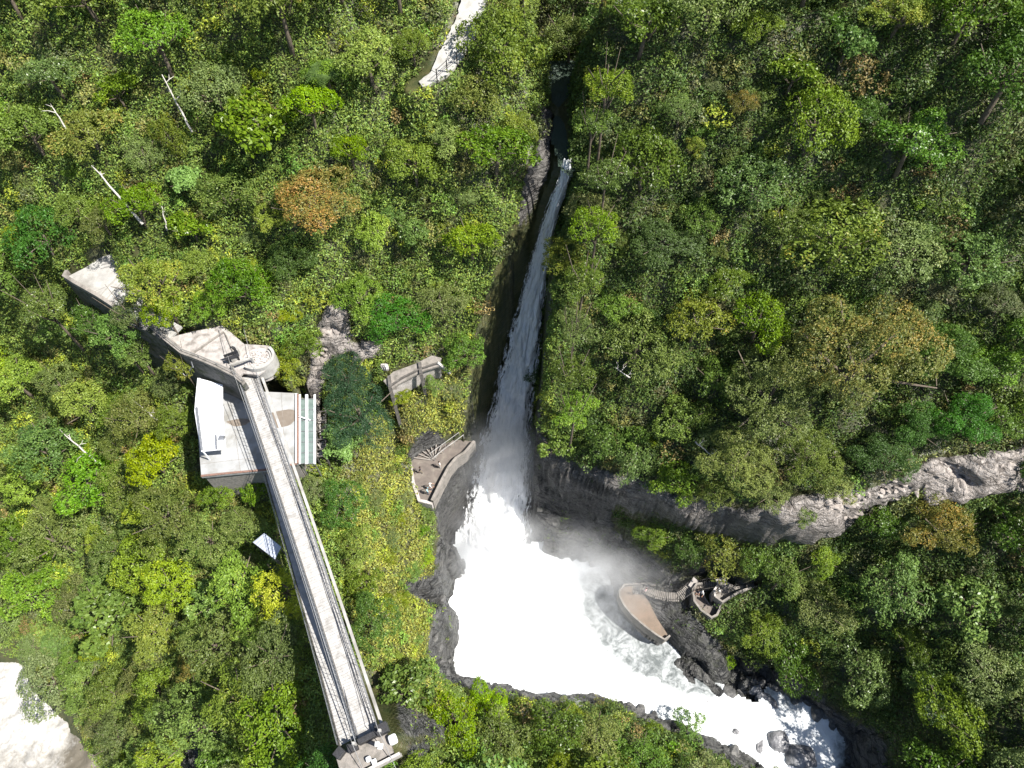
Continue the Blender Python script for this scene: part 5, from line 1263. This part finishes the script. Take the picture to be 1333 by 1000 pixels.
# bleached dead trees
def dead(name, a, b, za, zb, r0, br, label, seed):
    """a leaning or fallen bare trunk from pixel a to b at heights above the ground, with forks br=[(t, dx, dy, dz)]"""
    rn = random.Random(seed); pa = hit(*a, za)+Vector((0,0,za)); pb = hit(*b, zb)+Vector((0,0,zb)); d = pb-pa; L = d.length
    root = bpy.data.objects.new(name, None); link(root); root.location = pa; tag(root, label, 'dead tree')
    p = [pa.lerp(pb, i/6)+Vector((rn.uniform(-.06,.06), rn.uniform(-.06,.06), rn.uniform(-.05,.05)))*min(1, i) for i in range(7)]
    m = MB(); m.tube(p, [r0*(1-.11*i) for i in range(7)], 7); m.build('trunk', M['deadwood'], root, smooth=True)
    for t, dx, dy, dz in br:
        s_ = pa.lerp(pb, t); e = s_+Vector((dx, dy, dz)); mid = s_.lerp(e, .5)+Vector((rn.uniform(-.15,.15), rn.uniform(-.15,.15), .1)); m = MB(); m.tube([s_, mid, e], [r0*.5, r0*.36, r0*.15], 5)
        e2 = mid+Vector((dx*.3-dy*.3, dy*.3+dx*.3, dz*.4+.2)); m.tube([mid, mid.lerp(e2, .6), e2], [r0*.3, r0*.22, r0*.1], 5); m.build('branch', M['deadwood'], root, smooth=True)
dead('dead_tree', (250,172),(210,96), 3, 5.5, .13, [(.55,.9,1.1,.3),(.6,-.4,.9,.3),(.85,.7,.8,.2)], 'bleached bare dead tree leaning up with forked tip, upper left hillside', 1)
dead('dead_tree', (186,292),(119,215), 3.4, 4.2, .17, [(.8,.2,.5,.1)], 'longest pale dead trunk lying across the canopy, left of the light green tree', 2)
dead('dead_tree', (90,174),(70,142), 4, 5, .12, [(.85,-1.3,.1,.1),(.9,-.9,1.2,.1)], 'three pronged bleached dead branch near the left edge', 3)
dead('dead_tree', (218,300),(210,268), 2, 3, .11, [(.7,.3,.4,.1)], 'short upright dead stem below the light green star leaved tree', 4)
dead('dead_tree', (126,602),(78,560), 3.4, 4.8, .15, [(.5,1.0,.3,.2),(.7,-.3,.8,.2),(.3,-1.0,-1.4,.1)], 'crooked bare dead branches over the far left slope', 5)
dead('dead_tree', (205,547),(172,520), 3.2, 3.6, .12, [(.3,.6,.1,.1)], 'thin pale fallen trunk left of the white sheet roof', 6)
dead('dead_tree', (272,975),(292,962), 2.6, 3.2, .08, [(.5,.5,.3,.1)], 'thin dead twig near the bottom edge left of the bridge anchor', 7)
dead('dead_tree', (92,794),(66,794), 3.5, 3.7, .07, [(.5,.1,.4,.1)], 'thin horizontal pale stick over the trees above the river', 8)
dead('dead_tree', (1185,200),(1198,165), 2.2, 2.6, .3, [(.7,.5,.8,.1)], 'thick brown dead log on the upper right hillside', 9)
dead('dead_tree', (1000,670+52),(1125,650), .5, .5, .12, [(.3,.4,.4,.1),(.7,-.2,.5,.2)], 'long pale fallen trunk along the dark rock edge right of the cliff', 10)
dead('dead_tree', (820,492),(800,478), 2.5, 3.4, .1, [(.2,.8,.1,.3),(.4,-.6,.5,.3),(.6,.7,.7,.2),(.8,.1,.9,.2)], 'tangle of bare grey branches above the dark cliff', 11)
dead('dead_tree', (905,575),(930,596), 2.5, 3.0, .09, [(.2,.8,.4,.2),(.5,-.5,.7,.2),(.8,.7,.3,.2)], 'reddish bare branches in shade above the dark cliff', 12)

# tree ferns
def fern(px, py, rpx, label, seed):
    rg = random.Random(seed); g = hit(px, py, 3); _, _, d = P(g.x, g.y, g.z+3); R_ = rpx*d/FPX
    root = bpy.data.objects.new('tree_fern', None); link(root); root.location = g; tag(root, label, 'tree fern', 'tree ferns')
    m = MB(); m.tube([g, g+Vector((.1,0,1.6)), g+Vector((.1,.1,3.2))], [.16,.13,.12], 7); m.build('trunk', M['bark'], root)
    V = []; F = []; n = 13
    for i in range(n):
        a = i/n*6.283+rg.uniform(-.15,.15); L = R_*rg.uniform(.85,1.1); cx = Vector((math.cos(a), math.sin(a), 0)); sx = Vector((-cx.y, cx.x, 0))
        for k_ in range(16):
            t = (k_+1)/17; p = Vector((.1,.1,3.25))+cx*L*t+Vector((0,0,.9*math.sin(t*2.2)-1.0*t*t)); wl_ = L*.26*math.sin(math.pi*min(1, t*.9+.12))
            for s_ in (-1, 1):
                q = p+sx*s_*wl_+cx*wl_*.35+Vector((0,0,-.12*wl_)); w_ = L/17*.42; b = len(V)
                V += [p-cx*w_, p+cx*w_, q+cx*w_*.3, q-cx*w_*.3]; F.append((b,b+1,b+2,b+3))
    me = np_mesh('crown', np.array([tuple(v) for v in V]), np.array(F), leaf_mat('fern_frond', (.05,.10,.02), (.11,.19,.045)), {'tint': np.repeat(np.random.default_rng(seed).random((n*32, 3)), 4, 0)})
    c = link(bpy.data.objects.new('crown', me)); c.parent = root
fern(425, 100, 32, 'dark green tree fern with spreading fronds on the upper left hillside', 1)
fern(1220, 925, 26, 'pale tree fern with drooping fronds in shade at the lower right', 2)

# ------------------------------------------------------------ undergrowth (nobody could count it)
def undergrowth():
    rg = np.random.default_rng(5)
    N = 105000
    x = rg.uniform(-80, 60, N*5); y = rg.uniform(1, 88, N*5); z = hz(x, y); sl = hz(x, y, SL); px, py, d = P(x, y, z)
    keep = (px > -60) & (px < 1393) & (py > -70) & (py < 1075)
    rv = hz(x, y, rk); keep &= (rg.random(N*5) > np.clip((rv-.15)*3, 0, .97)) & (sl < 12) & (rg.random(N*5) < np.clip(np.sqrt(1+sl**2)/4.2, 0, 1))
    for pg in (KEEP[0],): pass
    hard = [T1, KEEP[2], SLAB, KEEP[4], KEEP[5], P1, B2, PL, LW, KEEP[10], KEEP[6], KEEP[12], KEEP[13], KEEP[15], KEEP[16]]
    for pg in hard: keep &= ~inpoly(px, py, pg)
    keep &= ~((px > 560) & (px < 1150) & (z < BAS+1.2))
    # footprint of the built things, in plan
    for pg, zz in ((T1,1),(SLAB,-4.6),(VP,-15),(P1,-26.5),(B2,-24),(PL,-22.4),(LW,-2.6)): keep &= ~inpoly(x, y, [tuple(W(a, b, zz))[:2] for a, b in pg])
    for q, wd in ((PW, 1.5), ([W(a, b, -24.8) for a, b in ((823,768),(852,773),(884,777),(901,763),(911,764),(936,761))], 1.5), (st_pts, 1.2), ([A1, A1+dirb*2.2], 2.6), ([A0, A0+(A1-A0)*.12], 2.0), ([A1-(A1-A0)*.12, A1], 3.0)): keep &= segdist(x, y, [tuple(p)[:2] for p in q]) > wd
    i = np.nonzero(keep)[0][:N]; x, y, z, px, py, sl = x[i], y[i], z[i], px[i], py[i], sl[i]
    gx_, gy_ = hz(x, y, gradx), hz(x, y, grady); nrm = unit(np.stack([-gx_*.8, -gy_*.8, np.ones_like(gx_)], -1))
    # colour patches
    n1_ = vnoise(x, y, 4.5, 51, 3); n2_ = vnoise(x+90, y, 1.8, 52, 3); n3_ = rg.random(len(x))
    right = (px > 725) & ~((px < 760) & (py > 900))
    grass = inpoly(px, py, [(430,640),(520,500),(600,480),(610,560),(530,600),(545,650),(565,740),(560,870),(640,930),(560,930),(470,860)])
    grassy2 = inpoly(px, py, [(1130,640),(1200,590),(1290,560),(1333,570),(1333,600),(1240,640),(1110,700)])
    base = np.where(right[:,None], np.array([.082,.13,.028]), np.array([.15,.215,.042]))  # darker green on the right, dimmed further to imitate shade between crowns
    base = np.where(grass[:,None], np.array([.25,.27,.055]), base); base = np.where(grassy2[:,None], np.array([.15,.18,.055]), base)
    base = base*(.65+.8*n1_)[:,None]
    brown = np.clip((n2_-.66)*9, 0, 1)[:,None]*.55; base = base*(1-brown)+np.array([.15,.12,.075])*brown
    lim = (np.clip((n3_-.93)*20, 0, 1)*(1-right*.7))[:,None]*.6; base = base*(1-lim)+np.array([.22,.28,.04])*lim
    hv_ = vnoise(x, y, 1.7, 53, 4); hgt = .1+np.clip(hv_-.35, 0, 1)**1.2*np.where(grass, 1.0, 4.2)+rg.random(len(x))*.35
    C = np.stack([x, y, z+hgt], -1)+nrm*.08
    per = 10; V, F, ti, la, lb = leaves(C, nrm, per, .24, .29, rg, up=.3, rnd=.8, wr=.42)
    col = base[ti]*(.5+1.0*la)[:,None]*np.stack([.85+.3*lb, np.ones_like(lb), .8+.4*(1-lb)], -1)
    me = np_mesh('undergrowth', V, F, attr_leaf_mat('undergrowth_leaf'), {'tint': col})
    tag(link(bpy.data.objects.new('undergrowth', me)), 'mixed low ferns, creepers and grasses covering the slopes between the trees', kind='stuff')
    return len(F)
print('undergrowth leaves', undergrowth())
